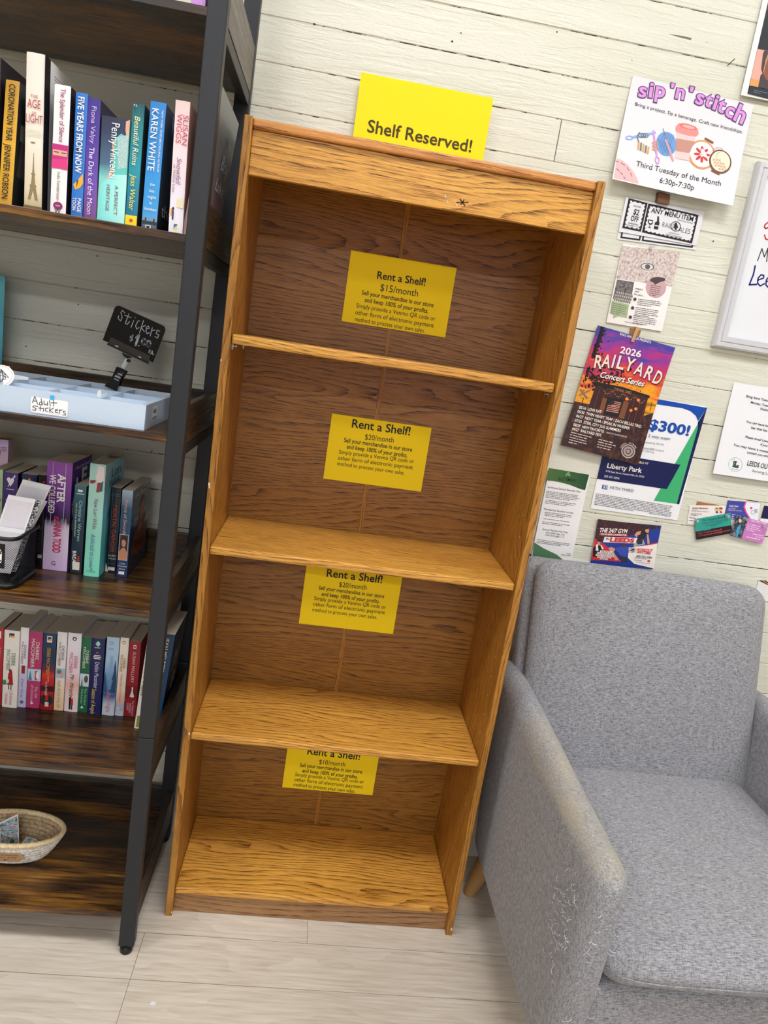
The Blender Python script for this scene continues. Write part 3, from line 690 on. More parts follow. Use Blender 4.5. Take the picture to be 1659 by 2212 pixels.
# voucher cards
def voucher(quad, label, off, full):
    s = wall_sheet('voucher_card', label, 'voucher', quad, paper, off, group='drink vouchers')
    if full is None:
        for u0, u1 in ((.04, .29), (.31, .96)):
            s.poly('print', [(u0, .06), (u1, .06), (u1, .94), (u0, .94)], ink, uv=True)
            s.poly('print', [(u0 + .02, .12), (u1 - .02, .12), (u1 - .02, .88), (u0 + .02, .88)], paper, .0007, uv=True)
    else:
        for qd in (((308, 1690), (470, 1733), (412, 1978), (252, 1945)), ((476, 1735), (905, 1835), (848, 2078), (420, 1982))):
            s.poly('print', Q(c6, *qd), ink)
            m_ = (sum(p[0] for p in qd) / 4, sum(p[1] for p in qd) / 4); ins = []
            N = 5
            for i in range(4):
                a, b = qd[i], qd[(i + 1) % 4]; L = math.hypot(b[0] - a[0], b[1] - a[1]); n = max(3, int(L / 34))
                for k in range(n):
                    for f, dd in ((.0, 25), (.25, 17), (.5, 15), (.75, 17)):
                        t_ = (k + f) / n; p = (a[0] + (b[0] - a[0]) * t_, a[1] + (b[1] - a[1]) * t_)
                        nx_, ny_ = -(b[1] - a[1]) / L, (b[0] - a[0]) / L
                        e_ = min(t_, 1 - t_) * L
                        if e_ < 20: continue
                        ins.append((p[0] + nx_ * dd, p[1] + ny_ * dd))
            s.poly('print', Q(c6, *ins), paper, .0007)
        T = lambda t, a, b, cap, bo=0.02: s.text('lettering', t, c6(*a), c6(*b), ink, cap, bo, lift=.0012)
        T('VOUCHER', (345, 1762), (410, 1776), 3, .01); T('$2', (342, 1826), (391, 1840), 10.5); T('OFF', (320, 1882), (386, 1896), 10)
        T('EXPIRATION', (302, 1908), (386, 1926), 2.8, .01); T('DECEMBER 31, 2026', (284, 1922), (402, 1946), 2.2, 0)
        T('ANY MENU ITEM', (497, 1812), (856, 1890), 9); T('*EXCLUDING SNACKS', (722, 1880), (852, 1912), 2.2, .0)
        T('RAILS', (586, 1935), (690, 1955), 9.5, -.012); T('ALES', (728, 1978), (828, 1998), 9.5, -.012)
        T('1010 6TH ST.', (645, 1990), (740, 2010), 3, .0); T('LEEDS, ALABAMA', (618, 2004), (760, 2036), 3, .0)
        s.ell('print', c6(708, 1932), 11, ink, .0011, inner=.86); s.poly('print', Q(c6, (700, 1900), (716, 1900), (730, 1945), (690, 1945)), ink, .0011); s.ell('print', c6(708, 1953), 2.6, ink, .0011)
        s.poly('print', Q(c6, (552, 1845), (566, 1848), (566, 1890), (570, 1905), (556, 1960), (520, 1955), (530, 1900), (548, 1888)), ink, .0011)
        s.poly('print', Q(c6, (530, 1920), (563, 1926), (560, 1934), (528, 1928)), paper, .0014)
        s.poly('print', Q(c6, (472, 1872), (515, 1880), (512, 1908), (498, 1920), (482, 1915), (470, 1898)), ink, .0011); s.poly('print', Q(c6, (478, 1882), (508, 1888), (505, 1902), (492, 1908), (480, 1900)), paper, .0014)
        s.line('print', Q(c6, (488, 1915), (482, 1940)), 1, ink, .0011); s.line('print', Q(c6, (470, 1938), (496, 1944)), 1.2, ink, .0011)
    s.done()
voucher([c6(250, 1775), c6(915, 1935), c6(880, 2120), c6(210, 2085 - 30)], 'second voucher card, mostly hidden under the front voucher', .0008, None)
voucher([c6(283, 1665), c6(943, 1822), c6(890, 2105), c6(232, 1968)], 'front black and white voucher reading $2 off any menu item', .0036, True)

# pale pink leaflet
c7 = K(1180, 520, 3.4635)
s = wall_sheet('charity_leaflet', 'small pale pink leaflet with photo collage and round map', 'leaflet', [(1345, 530), (1469.6, 544.5), (1428.9, 717), (1310.5, 694.7)], P('#f0ebe6', .6, amt=.02), .0045, thick=.0025)
t = NT('faded_collage'); n = t.noise(t.coord((160, 160, 130)), 1.0, 4, .6); t.b.inputs['Roughness'].default_value = .5
col_mat = t.fin(t.ramp(n, [(.3, '#8d7f7b'), (.48, '#c9b6b0'), (.6, '#e0d3cb'), (.72, '#b6b8a8')]), .5)
t = NT('grey_group_photo'); n = t.noise(t.coord((150, 150, 150)), 1.0, 3, .6); bw = t.fin(t.ramp(n, [(.3, '#3a3637'), (.5, '#6a6563'), (.7, '#8d8884')]), .5)
ltp = P('#bdb6b0', .5)
s.poly('collage', Q(c7, (574, 38), (1002, 88), (940, 345), (525, 282)), col_mat)
s.ell('print', c7(752, 195), 15, P('#d9d2cd', .6), .0007, r2=11, rot=.2); s.ell('print', c7(755, 195), 15, P('#4d4848', .6), .0009, r2=8, rot=.1, inner=.85); s.ell('print', c7(757, 195), 5.5, P('#5d5757', .6), .0009)
s.poly('collage', Q(c7, (530, 290), (657, 310), (630, 460), (497, 433)), bw, .0006)
for i in range(3):
    for j in range(8):
        q_ = (512 + 16 * j + 9 * (2 - i), 385 + 22 * i + 3.2 * j); s.ell('collage', c7(*q_), 1.7, ltp, .0009, r2=2.2, n=8); s.ell('collage', c7(q_[0] - 2, q_[1] + 12), 2.0, P('#7d7773', .5), .0008, r2=2.4, n=8)
s.ell('print', c7(820, 350), 22, P('#c9a4a5', .6), .0007); s.poly('print', Q(c7, (775, 290), (800, 275), (835, 270), (885, 280), (890, 298), (850, 310), (812, 330), (800, 312), (778, 305)), P('#4b4040', .6), .001)
s.greek('print', c7(780, 335), c7(865, 350), 6, 4.2, 2.0, P('#7c5c60', .6), .001)
s.poly('print', Q(c7, (490, 447), (618, 478), (603, 578), (540, 565), (498, 583), (502, 555), (475, 545)), P('#a8b890', .6), .0006)
s.greek('print', c7(495, 468), c7(607, 494), 6, 4.2, 1.5, P('#5f6d4c', .6), .001)
for i, t_ in enumerate(('impact', 'over', 'the years...')): s.text('lettering', t_, c7(663 - 5 * i, 362 + 21 * i), c7((720, 700, 742)[i] - 5 * i, (372, 369, 377)[i] + 21 * i), ink, 4, 0, .2)
for i in range(3):
    s.ell('print', c7((662, 645, 628)[i], (438, 503, 572)[i]), 3.6, P('#4a3f40', .6), .001); s.greek('print', c7((685, 668, 652)[i], (438, 500, 562)[i]), c7((868, 842, 828)[i], (462, 528, 590)[i]), 5 if i else 4, 3.9, 1.5, P('#5a5152', .6), .001)
s.greek('print', c7(585, 607), c7(720, 632), 1, 4, 1.4, P('#7a7272', .6), .001); s.done()

# concert poster
t = NT('sunset_print'); tc = t.n('ShaderNodeTexCoord'); sp = t.n('ShaderNodeSeparateXYZ'); t.L(tc.outputs['Object'], sp.inputs[0])
n = t.noise(t.coord((9, 9, 34)), 1.0, 5, .65, .8); v = t.math('ADD', t.math('MULTIPLY', sp.outputs[2], 3.1), t.math('MULTIPLY', t.math('SUBTRACT', n, .5), .95), True)
sunset = t.fin(t.ramp(v, [(.25, '#3a1d16'), (.42, '#f0a81c'), (.54, '#ef8a1e'), (.62, '#d63b2a'), (.74, '#c02a6a'), (.86, '#8f3396'), (.97, '#3e3f9b')]), .4)
t = NT('dark_yard_print'); n = t.noise(t.coord((90, 90, 60)), 1.0, 4, .7); yard = t.fin(t.ramp(n, [(.35, '#1a0d0d'), (.52, '#3a1c18'), (.68, '#6b3a26')]), .4)
s = wall_sheet('concert_poster', 'sunset concert series poster with barn and flag, clipped by a clothespin', 'poster', [(1295.5, 702.5), (1457.2, 751.8), (1374, 1000.7), (1205.4, 961.8)], sunset, .0052, thick=.0008, bend=lambda u, v: .012 * (1 - v) ** 1.5, nx=4, nz=10, edge=P('#2a2030'))
G = lambda m, *p, lift=.0005: s.poly('illustration', Q(c9, *p), m, lift)
dk, dk2, rd, wdn, wht = P('#1b1013', .5), P('#35181a', .5), P('#7b2f22', .5), P('#7d4a26', .5), P('#f6ece2', .6, amt=.01)
G(yard, (250, 1125), (560, 1190), (1190, 1330), (1340, 1285), (1118, 1985), (44, 1722))
rg = random.Random(5)
for k in range(330):
    if k < 170: x = rg.gauss(610, 60); y = rg.uniform(110, 520); x -= (y - 110) * .28; 
    else: x = rg.gauss(640, 190); y = rg.gauss(800, 90)
    lo_ = 622 - (y - 80) * .352
    if x < lo_ + 26: x = lo_ + 26 + rg.random() * 30
    if y > 1000 or y < 106 + (x - 618) * .31: continue
    s.ell('illustration', c9(x, y), rg.uniform(1.2, 4.6), dk if rg.random() < .8 else dk2, .0006, n=7, r2=rg.uniform(1, 3), rot=rg.random() * 3)
G(dk2, (545, 915), (1265, 1085), (1170, 1440), (425, 1250), lift=.0009)
for k in range(18):
    f = k / 17.0; x = 560 + f * 690; y = 925 + f * 165
    if .36 < f < .56: continue
    s.line('illustration', Q(c9, (x, y + 25), (x - 105, y + 330)), 1.5, rd if k % 2 else P('#4b1d17', .5), .0011)
G(wdn, (640, 1075), (700, 1090), (640, 1300), (575, 1285), lift=.0013); G(wdn, (930, 1120), (1000, 1135), (925, 1370), (850, 1350), lift=.0013)
G(dk, (705, 1060), (930, 1110), (850, 1345), (640, 1300), lift=.0012)
G(dk, (525, 855), (900, 925), (1296, 1052), (1275, 1085), (900, 990), (515, 905), lift=.0013)
for k in range(7): s.line('illustration', Q(c9, (795 - k * 16 if k < 3 else 720 - (k - 3) * 8 - 10, (1130 if k < 3 else 1180) + (k if k < 3 else k - 3) * 24), (888 - k * 7, 1150 + k * 22)), 1.8, P('#d08a78', .5), .0015)
G(P('#2a2230', .5), (735, 1115), (800, 1130), (785, 1175), (720, 1165), lift=.0016)
glow = P('#ffb25a', .5)
for k in range(26): s.ell('illustration', c9(660 + k * 22 + rg.uniform(-4, 4), 985 + k * 6 + 30 * math.sin(k * .9)), .9, glow, .0016, n=6)
for p in ((1130, 1110), (1025, 1250), (1092, 1230), (970, 1095)): s.ell('illustration', c9(*p), 3.4, P('#f08a3a', .5), .0016, n=10)
for a, b in (((320, 1040), (465, 975)), ((335, 965), (425, 1080))): s.line('illustration', Q(c9, a, b), 3.2, P('#8a6a60', .5), .0014)
s.line('illustration', Q(c9, (375, 1080), (350, 1160)), 1.5, dk, .0014); s.line('illustration', Q(c9, (1318, 1130), (1290, 1260)), 1, dk, .0014)
s.poly('illustration', Q(c9, (498, 705), (520, 722), (545, 712), (548, 738), (530, 758), (505, 745)), P('#c8303a', .5), .0012)
T = lambda t_, a, b, cap, bo=.012, sh=0, m=wht: s.text('lettering', t_, c9(*a), c9(*b), m, cap, bo, sh, lift=.0022)
T('RAILS AND ALES PRESENTS', (878, 212), (1306, 332), 4.6); 
T('2026', (875, 458), (1165, 524), 13, .02)
for ch_, u, v in zip('RAILYARD', (508, 622, 748, 812, 935, 1065, 1190, 1310), (662, 650, 655, 664, 688, 745, 795, 858)):
    w_ = 48 if ch_ == 'I' else 112; r = .13 + (u - 508) / 800 * .32
    s.text('lettering', ch_, c9(u + 7, v + 9), c9(u + 7 + w_ * math.cos(r), v + 9 + w_ * math.sin(r)), dk, 25.5, .03, lift=.0019); T(ch_, (u, v), (u + w_ * math.cos(r), v + w_ * math.sin(r)), 25.5, .02, m=P('#f3d9cf', .6, amt=.01))
s.text('lettering', 'Concert Series', c9(594, 800), c9(1205, 932), dk, 11.5, .035, .25, lift=.0019); T('Concert Series', (590, 792), (1200, 924), 11.5, .018, .25)
T('THE RAIL YARD', (792, 965), (1030, 1024), 4.4, 0, 0, P('#c98a5e', .6))
for t_, a, b in (('05/16  LOVE RAT', (305, 1222), (612, 1290)), ('05/30  TWIN HEART TRAP / ZACH BELLAS TRIO', (282, 1280), (1158, 1490)), ('06/27  NEXT YEAR / SPEAK IN WHISPER', (262, 1340), (996, 1514)), ('07/25  STEEL CITY JUG SLAMMERS', (242, 1400), (873, 1547)), ('08/29  NEW FAVORITE', (222, 1460), (640, 1557)), ('09/27  RAILYARD FEST', (204, 1517), (608, 1609))): T(t_, a, b, 5.6, .015)
T('MUSIC OF ALLISON KRAUSS', (675, 1558), (958, 1622), 2.8, .0)
s.greek('fine_print', c9(190, 1552), c9(505, 1632), 5, 5.4, 2.4, P('#d9c4bb', .6), .002, .35, .3); s.greek('fine_print', c9(570, 1650), c9(828, 1712), 4, 5.4, 2.4, P('#d9c4bb', .6), .002, .7, .3)
s.ell('fine_print', c9(976, 1808), 15, P('#b9a59f', .6), .002, inner=.82); s.ell('fine_print', c9(976, 1808), 10.5, P('#a8958f', .6), .002, inner=.55); s.ell('fine_print', c9(976, 1808), 4, P('#a8958f', .6), .002)
for k, ch_ in enumerate('LEEDS, ALABAMA'):
    a = math.pi * (1.14 + .055 * k); R = 107; q = (976 + R * math.cos(a), 1808 + R * math.sin(a))
    if ch_ != ' ': s.text('lettering', ch_, c9(*q), c9(q[0] - 14 * math.sin(a), q[1] + 14 * math.cos(a)), wht, 2.6, .01, lift=.0022)
s.done()

# bank poster
c10 = K(1280, 860, 6.636)
s = wall_sheet('bank_poster', 'white, blue and green bank offer poster partly behind the concert poster', 'poster', [(1333, 845), (1527, 881), (1459.5, 1124), (1274.3, 1097)], P('#f1f0f1', .35, amt=.01), .0014, thick=.0006)
blu, nav, grn, gry = P('#0d4aa8', .35), P('#10194f', .35), P('#3fb071', .35), P('#6b6b70', .6)
s.poly('print', Q(c10, (380, -85), (1640, 140), (1510, 330), (1480, 255), (1400, 185), (1290, 145), (900, 85), (350, -15)), blu)
s.poly('print', Q(c10, (1640, 140), (1240, 1525), (1205, 1515), (1505, 420), (1508, 345)), nav, .0005)
s.poly('print', Q(c10, (1505, 375), (1508, 430), (1205, 1515), (875, 1468)), grn, .0006)
s.poly('print', Q(c10, (150, 775), (1258, 955), (1062, 1305), (62, 1155)), nav, .0008)
T = lambda t_, a, b, cap, m=wht, bo=.01: s.text('lettering', t_, c10(*a), c10(*b), m, cap, bo, lift=.0012)
T('$300!', (785, 440), (1385, 540), 20, blu, .03); T('in just 2 easy steps:', (620, 530), (1112, 605), 6, P('#2b3a7c', .6), 0); T('account by 10/1/26.', (730, 640), (1022, 680), 4, gry, 0)
T('totaling $500 or more', (690, 722), (1020, 770), 4, gry, 0); T('account opening.', (620, 742), (882, 790), 4, P('#9a9aa0', .6), 0)
T('SPECIAL OFFER AVAILABLE AT', (232, 860), (795, 952), 4, P('#f0dfae', .6), .012); T('Liberty Park', (198, 995), (692, 1068), 9.5, wht, .025)
T('3178 Rush Street, Vestavia Hills, AL 35242', (182, 1055), (735, 1140), 3.6, wht, 0); T('205-421-3816', (160, 1130), (380, 1165), 4.4, wht, 0); T('FIFTH THIRD', (242, 1300), (582, 1350), 6, P('#22305e', .5), .0)
s.poly('print', Q(c10, (142, 1238), (218, 1250), (208, 1312), (130, 1298)), P('#1d5b9c', .4), .0008)
T('5/3', (146, 1288), (205, 1297), 6.5, wht, .02)
s.greek('fine_print', c10(45, 1372), c10(1165, 1560), 8, 3.3, 1.6, P('#55555a', .6), .0008, .5, .05); s.greek('fine_print', c10(808, 1655), c10(1135, 1705), 1, 4, 1.6, gry, .0008); s.done()

# Leeds paper, whiteboard, portrait poster at the right edge
c11 = K(1520, 810, 9.2176)
q = [(1586, 826), (1659, 838), (1659, 1040), (1533, 1020.5)]; xL = (aty(q[0], WALL).x + aty(q[3], WALL).x) / 2; zT = aty(q[0], WALL).z; zB = aty(q[3], WALL).z
s = Sheet('donation_notice', 'white donation notice with a green round emblem below the whiteboard', 'notice', xL, xL + .34, zB, zT, WALL - .003, P('#ececee', .3, amt=.01), bend=lambda u, v: .010 * (1 - v) ** 1.5, nx=3, nz=8, thick=.0006)
for t_, p, sl, cap in (('Bring Items Tuesday', (838, 440), 440, 4.6), ('Monday, Tuesday', (922, 562), 380, 4.6), ('Wednesday', (1108, 690), 250, 4.6), ('You can leave items', (828, 945), 460, 4.6), ('bay that has', (922, 1062), 290, 4.6), ('Please email Leeds', (802, 1245), 430, 4.6), ('if you', (1098, 1395), 130, 4.6), ('You may leave a message', (562, 1402), 560 * 1.22, 4.6), ('contact you with', (828, 1548), 390, 4.6)):
    W = sl * 1.12; s.text('lettering', t_, c11(*p), c11(p[0] + W, p[1] + W * .205), ink, cap, .012, .08)
s.text('lettering', 'LEEDS OUTREACH', c11(820, 1785), c11(1560, 1930), P('#2c4034', .6), 9.5, .015); s.text('lettering', 'Serving Leeds', c11(918, 1915), c11(1380, 2003), P('#4b5a50', .6), 5.2, 0)
s.ell('emblem', c11(598, 1772), 15.2, P('#8b908c', .6), inner=.96, rot=0); g_ = P('#234a39', .6)
for poly in (((560, 1700), (585, 1705), (578, 1760), (590, 1762), (580, 1825), (530, 1818), (535, 1800), (550, 1800)), ((585, 1700), (635, 1712), (630, 1735), (615, 1735), (610, 1790), (630, 1795), (640, 1775), (665, 1790), (650, 1845), (575, 1830), (580, 1805), (592, 1800))): s.poly('emblem', Q(c11, *poly), g_, .0008)
s.greek('emblem', c11(525, 1690), c11(600, 1660), 1, 3, 1.2, P('#8b908c', .6)); s.greek('emblem', c11(520, 1860), c11(660, 1880), 1, 3, 1.2, P('#8b908c', .6)); s.done()

WB = thing('whiteboard', 'framed whiteboard with handwriting at the right edge of the wall', 'whiteboard', (1.55, WALL, 1.578))
al = P('#d6d6d8', .35, .2, .03); wx0, wx1, wz0, wz1 = 1.198, 1.86, 1.572, 2.02; f_ = .030; yo = WALL - .021
mb = MB(); mb.box(wx0 + .01, wx1 - .01, WALL - .012, WALL - .0005, wz0 + .01, wz1 - .01, P('#e4e5e8', .12, amt=.01)); obj('writing_surface', mb, WB)
def frame_bar(A, B, inn):       # mitred bar with a stepped profile
    mb = MB(); prof = [(0, WALL - .0005), (0, yo + .006), (.004, yo), (.013, yo), (.0145, yo + .003), (.016, yo), (f_ - .002, yo), (f_, yo + .008)]
    A, B, inn = Vector(A), Vector(B), Vector(inn); t = (B - A).normalized(); vs = []
    for P_, sg in ((A, 1), (B, -1)):
        for d, y in prof: p = P_ + inn * d + t * d * sg; vs.append((p.x, y, p.z))
    n = len(prof); mb.add(vs, [(i, i + 1, n + i + 1, n + i) for i in range(n - 1)], al); obj('frame_bar', mb, WB)
frame_bar((wx0, 0, wz0), (wx0, 0, wz1), (1, 0, 0)); frame_bar((wx1, 0, wz1), (wx1, 0, wz0), (-1, 0, 0)); frame_bar((wx1, 0, wz0), (wx0, 0, wz0), (0, 0, 1)); frame_bar((wx0, 0, wz1), (wx1, 0, wz1), (0, 0, -1))
c12 = K(1530, 420, 6.147); mb = MB(); YB = WALL - .0123
def pen(mb, pts, c, w, m, y): mb.ribbon([aty(c(*p), y) for p in pts], w, (0, -1, 0), m)
red_, nv_, gk = P('#d8413f', .4), P('#16246e', .4), P('#45454a', .4)
pen(mb, [(793 + 60, 395), (793, 372), (755, 400), (745, 435), (765, 455), (793, 440), (840, 470), (845, 560), (800, 605), (762, 590), (748, 540)], c12, .0035, red_, YB)
pen(mb, [(655, 880), (712, 720), (745, 830), (793, 715), (775, 890)], c12, .0028, gk, YB)
pen(mb, [(622, 950), (600, 1060), (545, 1200), (640, 1195)], c12, .0042, nv_, YB)
for ox, oy in ((0, 0), (110, 22)): pen(mb, [(655 + ox, 1140 + oy), (735 + ox, 1110 + oy), (738 + ox, 1075 + oy), (700 + ox, 1068 + oy), (662 + ox, 1110 + oy), (655 + ox, 1180 + oy), (690 + ox, 1215 + oy), (745 + ox, 1185 + oy)], c12, .0036, nv_, YB)
obj('handwriting', mb, WB)
c13 = K(1570, 0, 9.214)
s = Sheet('portrait_poster', 'white bordered poster of a long haired person at the top right corner', 'poster', 1.116, 1.40, 2.155, 2.52, WALL - .003, P('#e9e6e2', .5, amt=.01), bend=lambda u, v: .006 * (1 - v), nx=2, nz=4)
S2 = lambda m, *p, lift=.0005: s.poly('illustration', Q(c13, *p), m, lift)
S2(P('#232830', .5), (910, -400), (1500, -200), (980, 2030), (380, 1880)); S2(P('#a8323a', .5), (870, -200), (1500, -60), (1420, 340), (793, 205), lift=.0007)
S2(P('#24272a', .5, amt=.4, scale=30), (793, 210), (1400, 340), (1300, 1100), (612, 945), lift=.0007); S2(P('#e2a593', .5), (590, 990), (1200, 1110), (1010, 1800), (450, 1580), lift=.0009)
S2(P('#dd9a58', .5), (455, 1580), (700, 1640), (680, 1770), (420, 1720), lift=.0011); S2(P('#43383c', .5), (720, 1020), (1100, 1090), (1010, 1860), (590, 1750), (640, 1520), (680, 1480), (655, 1400), (690, 1100), lift=.0013)
S2(P('#8a5338', .5), (800, 1050), (1000, 1090), (900, 1500), (760, 1620), (690, 1490), (740, 1280), lift=.0015); S2(P('#c08a5e', .5), (790, 1090), (815, 1100), (735, 1330), (700, 1480), (690, 1440), (745, 1200), lift=.0017)
S2(P('#232830', .5), (425, 1735), (1080, 1870), (980, 2030), (380, 1880), lift=.0018)
s.greek('fine_print', c13(500, 1820), c13(900, 1910), 2, 4, 1.6, P('#74808c', .6), .0022, .4); s.done()

# dental brochure stack
c14 = K(1130, 1000, 9.619); dgr = GR('brochure_green', 0, [(0, '#4d7233'), (.5, '#3a6232'), (1, '#1f4a2e')], .05)
s = wall_sheet('dental_brochure', 'tall dental plan brochure with green bands beside the bookcase edge', 'brochure', [(1186.7, 1011), (1272.4, 1025.5), (1236, 1215), (1149, 1200)], P('#eeecea', .45, amt=.01), .0075, thick=.006)
s.poly('green_band#1', Q(c14, (545, 105), (1372, 245), (1288, 562), (1200, 545), (950, 450), (740, 395), (600, 372), (470, 362)), dgr)
s.poly('green_band#2', Q(c14, (232, 1650), (420, 1770), (700, 1905), (860, 2040), (180, 2010)), P('#4d7a55', .5), .0004)
s.text('lettering', 'AULTMAN', c14(715, 355), c14(1085, 402), P('#13301f', .5), 7, .01, .1); s.line('print', Q(c14, (885, 265), (905, 215), (940, 195)), 1, P('#b9d0a8', .5), .0008); s.line('print', Q(c14, (940, 195), (965, 225), (970, 270)), 1, P('#b9d0a8', .5), .0008); s.line('print', Q(c14, (905, 262), (935, 228), (955, 268)), 1.2, P('#b9d0a8', .5), .0008)
T = lambda t_, a, b, cap, bo=0.0: s.text('lettering', t_, c14(*a), c14(*b), P('#3b3b40', .6), cap, bo, lift=.0007)
T('In-House Dental Benefits Plan', (508, 518), (1195, 620), 4.2); T('Membership Benefits Include:', (425, 972), (1043, 1060), 4); T('Annual Membership Fees:', (395, 1392), (935, 1462), 4)
T('Adult: $300 (Ages 12+)', (470, 1460), (855, 1512), 3.6); T('Child: $150 (Ages 1-11)', (457, 1508), (852, 1562), 3.6); T('Leeds', (895, 1888), (985, 1900), 2.6); T('205-699', (780, 1915), (985, 1940), 2.6)
for a, b, n_ in (((480, 588), (1192, 690), 5), ((465, 770), (1100, 862), 3), ((450, 1028), (1002, 1100), 3), ((418, 1160), (992, 1235), 1), ((400, 1225), (988, 1305), 2), ((288, 1592), (1000, 1695), 3)): s.greek('fine_print', c14(*a), c14(*b), n_, 3.3, 1.5, P('#6a6a70', .6), .0007, .7)
s.done()
# gym card
c15 = K(1260, 1100, 9.217); gymb = P('#1f3c94', .4)
t = NT('gym_photo_print'); n = t.noise(t.coord((220, 220, 200)), 1.0, 4, .75); gymd = t.fin(t.ramp(n, [(.4, '#171013'), (.55, '#43202a'), (.66, '#8b3a44'), (.74, '#cfc0c4')]), .4)
s = wall_sheet('gym_flyer', 'dark blue and red gym flyer behind the top of the armchair', 'flyer', [(1291.5, 1121), (1425.8, 1137.4), (1412, 1232), (1276, 1216)], gymb, .0065, thick=.005)
G = lambda m, *p, lift=.0005: s.poly('illustration', Q(c15, *p), m, lift)
rdd, skin = P('#d3303f', .45), P('#d89a78', .5)
G(gymd, (290, 195), (1525, 345), (1510, 380), (1100, 440), (880, 540), (560, 560), (390, 640), (225, 575)); G(rdd, (222, 575), (450, 720), (760, 1040), (160, 1010), lift=.0006)
G(wht, (1475, 680), (1405, 1180), (1010, 1085), (885, 965), (905, 760), (1250, 720), lift=.0007); G(rdd, (1250, 705), (1475, 655), (1472, 682), (1265, 722), lift=.0009)
G(wht, (425, 545), (1075, 572), (1040, 680), (388, 655), lift=.0009); G(rdd, (318, 470), (880, 500), (872, 542), (308, 512), lift=.0009)
G(P('#26232a', .5), (1150, 425), (1250, 410), (1280, 470), (1200, 600), (1080, 600), (1110, 480), lift=.001); G(skin, (1015, 520), (1060, 450), (1150, 428), (1130, 500), (1070, 520), (1070, 565), lift=.0011); G(skin, (1225, 430), (1235, 370), (1310, 385), (1300, 460), (1260, 470), lift=.0012); G(P('#3b2a22', .5), (1220, 420), (1215, 365), (1270, 345), (1318, 372), (1300, 392), (1245, 395), lift=.0014); G(skin, (1262, 500), (1290, 500), (1320, 660), (1300, 700), (1275, 690), lift=.0011)
G(P('#2f323c', .5), (1050, 620), (1120, 590), (1180, 620), (1170, 690), (1080, 700), lift=.0013); G(P('#a7a7ad', .5), (1000, 690), (1190, 600), (1230, 700), (1000, 750), lift=.0012)
G(P('#3c50ac', .5), (640, 770), (780, 735), (900, 760), (905, 860), (830, 960), (720, 900), (640, 800), lift=.001); G(P('#5a3528', .5), (770, 690), (850, 680), (845, 740), (800, 755), (770, 735), lift=.0012); G(P('#35343a', .5), (700, 920), (870, 960), (880, 1050), (760, 1040), lift=.0011)
G(skin, (490, 770), (560, 750), (640, 790), (600, 850), (700, 1000), (640, 1020), (540, 840), lift=.0011); G(P('#19171a', .5), (195, 770), (250, 710), (340, 720), (400, 780), (330, 960), (190, 940), lift=.001); G(skin, (270, 640), (335, 645), (330, 715), (290, 725), lift=.0012); G(P('#2b211e', .5), (262, 650), (285, 600), (345, 615), (335, 655), (300, 640), lift=.0013); G(wht, (248, 700), (285, 695), (300, 830), (245, 820), lift=.0013); G(wht, (330, 700), (365, 720), (405, 790), (370, 800), lift=.0013)
for q in (((335, 810), (570, 830), (560, 862), (325, 850)), ((275, 845), (595, 862), (590, 900), (268, 890)), ((245, 885), (605, 905), (600, 945), (240, 925)), ((280, 925), (555, 945), (550, 975), (275, 965)), ((330, 965), (490, 975), (480, 1005), (330, 995))): G(wht, *q, lift=.0015)
T = lambda t_, a, b, cap, m=wht, bo=.02, sh=.1: s.text('lettering', t_, c15(*a), c15(*b), m, cap, bo, sh, lift=.002)
T('THE 24/7 GYM', (310, 450), (862, 475), 8.5, wht, .03, .15); T("YOU'VE BEEN LOOKING FOR", (335, 508), (850, 533), 3.8); T('IN', (440, 603), (505, 607), 4.4, nav); T('LEEDS', (515, 640), (998, 660), 8.5, rdd, .05)
T('CALL', (345, 842), (415, 846), 3.2, nav, .01); T('NOW', (425, 846), (530, 852), 4, rdd); T('TO SCHEDULE YOUR', (285, 876), (580, 888), 2.9, nav, .01); T('FREE TOUR', (255, 915), (472, 925), 3.6, rdd); T('OF OUR', (485, 924), (590, 930), 3, nav, .01); T('NEW 12,000 SQFT', (285, 955), (545, 968), 3, nav, .01); T('FACILITY', (340, 990), (480, 998), 3, nav, .01)
T('WORKOUT', (1045, 820), (1362, 848), 5.6, rdd, .03); T('ANYTIME', (1055, 868), (1330, 898), 5, rdd, .03); T('205-702-2789', (1042, 948), (1352, 985), 4.4, nav); s.greek('fine_print', c15(1015, 970), c15(1260, 1000), 2, 4.6, 1.6, gry, .001); T('workoutanytime.com/leeds', (1050, 1055), (1320, 1092), 2.2, nav, 0)
s.ell('illustration', c15(975, 808), 6.7, nav, .001); s.ell('illustration', c15(975, 808), 5.8, wht, .0013, inner=.8); s.line('illustration', Q(c15, (945, 800), (1000, 770)), 1.3, wht, .0014); s.line('illustration', Q(c15, (950, 845), (1005, 815)), 1.3, wht, .0014); s.poly('illustration', Q(c15, (1278, 1008), (1328, 1016), (1322, 1055), (1272, 1046)), rdd, .001)
s.done()
# menu sheet behind the chair and red slip behind the bookcase
s = wall_sheet('menu_sheet', 'white menu sheet with black heading mostly behind the armchair back', 'menu', [(1110, 1188), (1330, 1222), (1290, 1420), (1072, 1388)], P('#e9e4e0', .6, amt=.02), .001)
s.line('print', Q(c14, (60, 1884), (600, 1962)), .9, ink); s.line('print', Q(c14, (60, 2030), (600, 2108)), .9, ink); s.text('lettering', 'MENU', c14(125, 1930), c14(425, 1975), ink, 4.6, .04); s.ell('print', c14(105, 1985), 4, ink, r2=3); s.done()
s = wall_sheet('red_slip', 'narrow red slip on the wall behind the bookcase edge', 'paper slip', [(1120, 1120), (1157, 1128), (1142, 1192), (1106, 1186)], P('#d4564e', .5), .001); s.done()

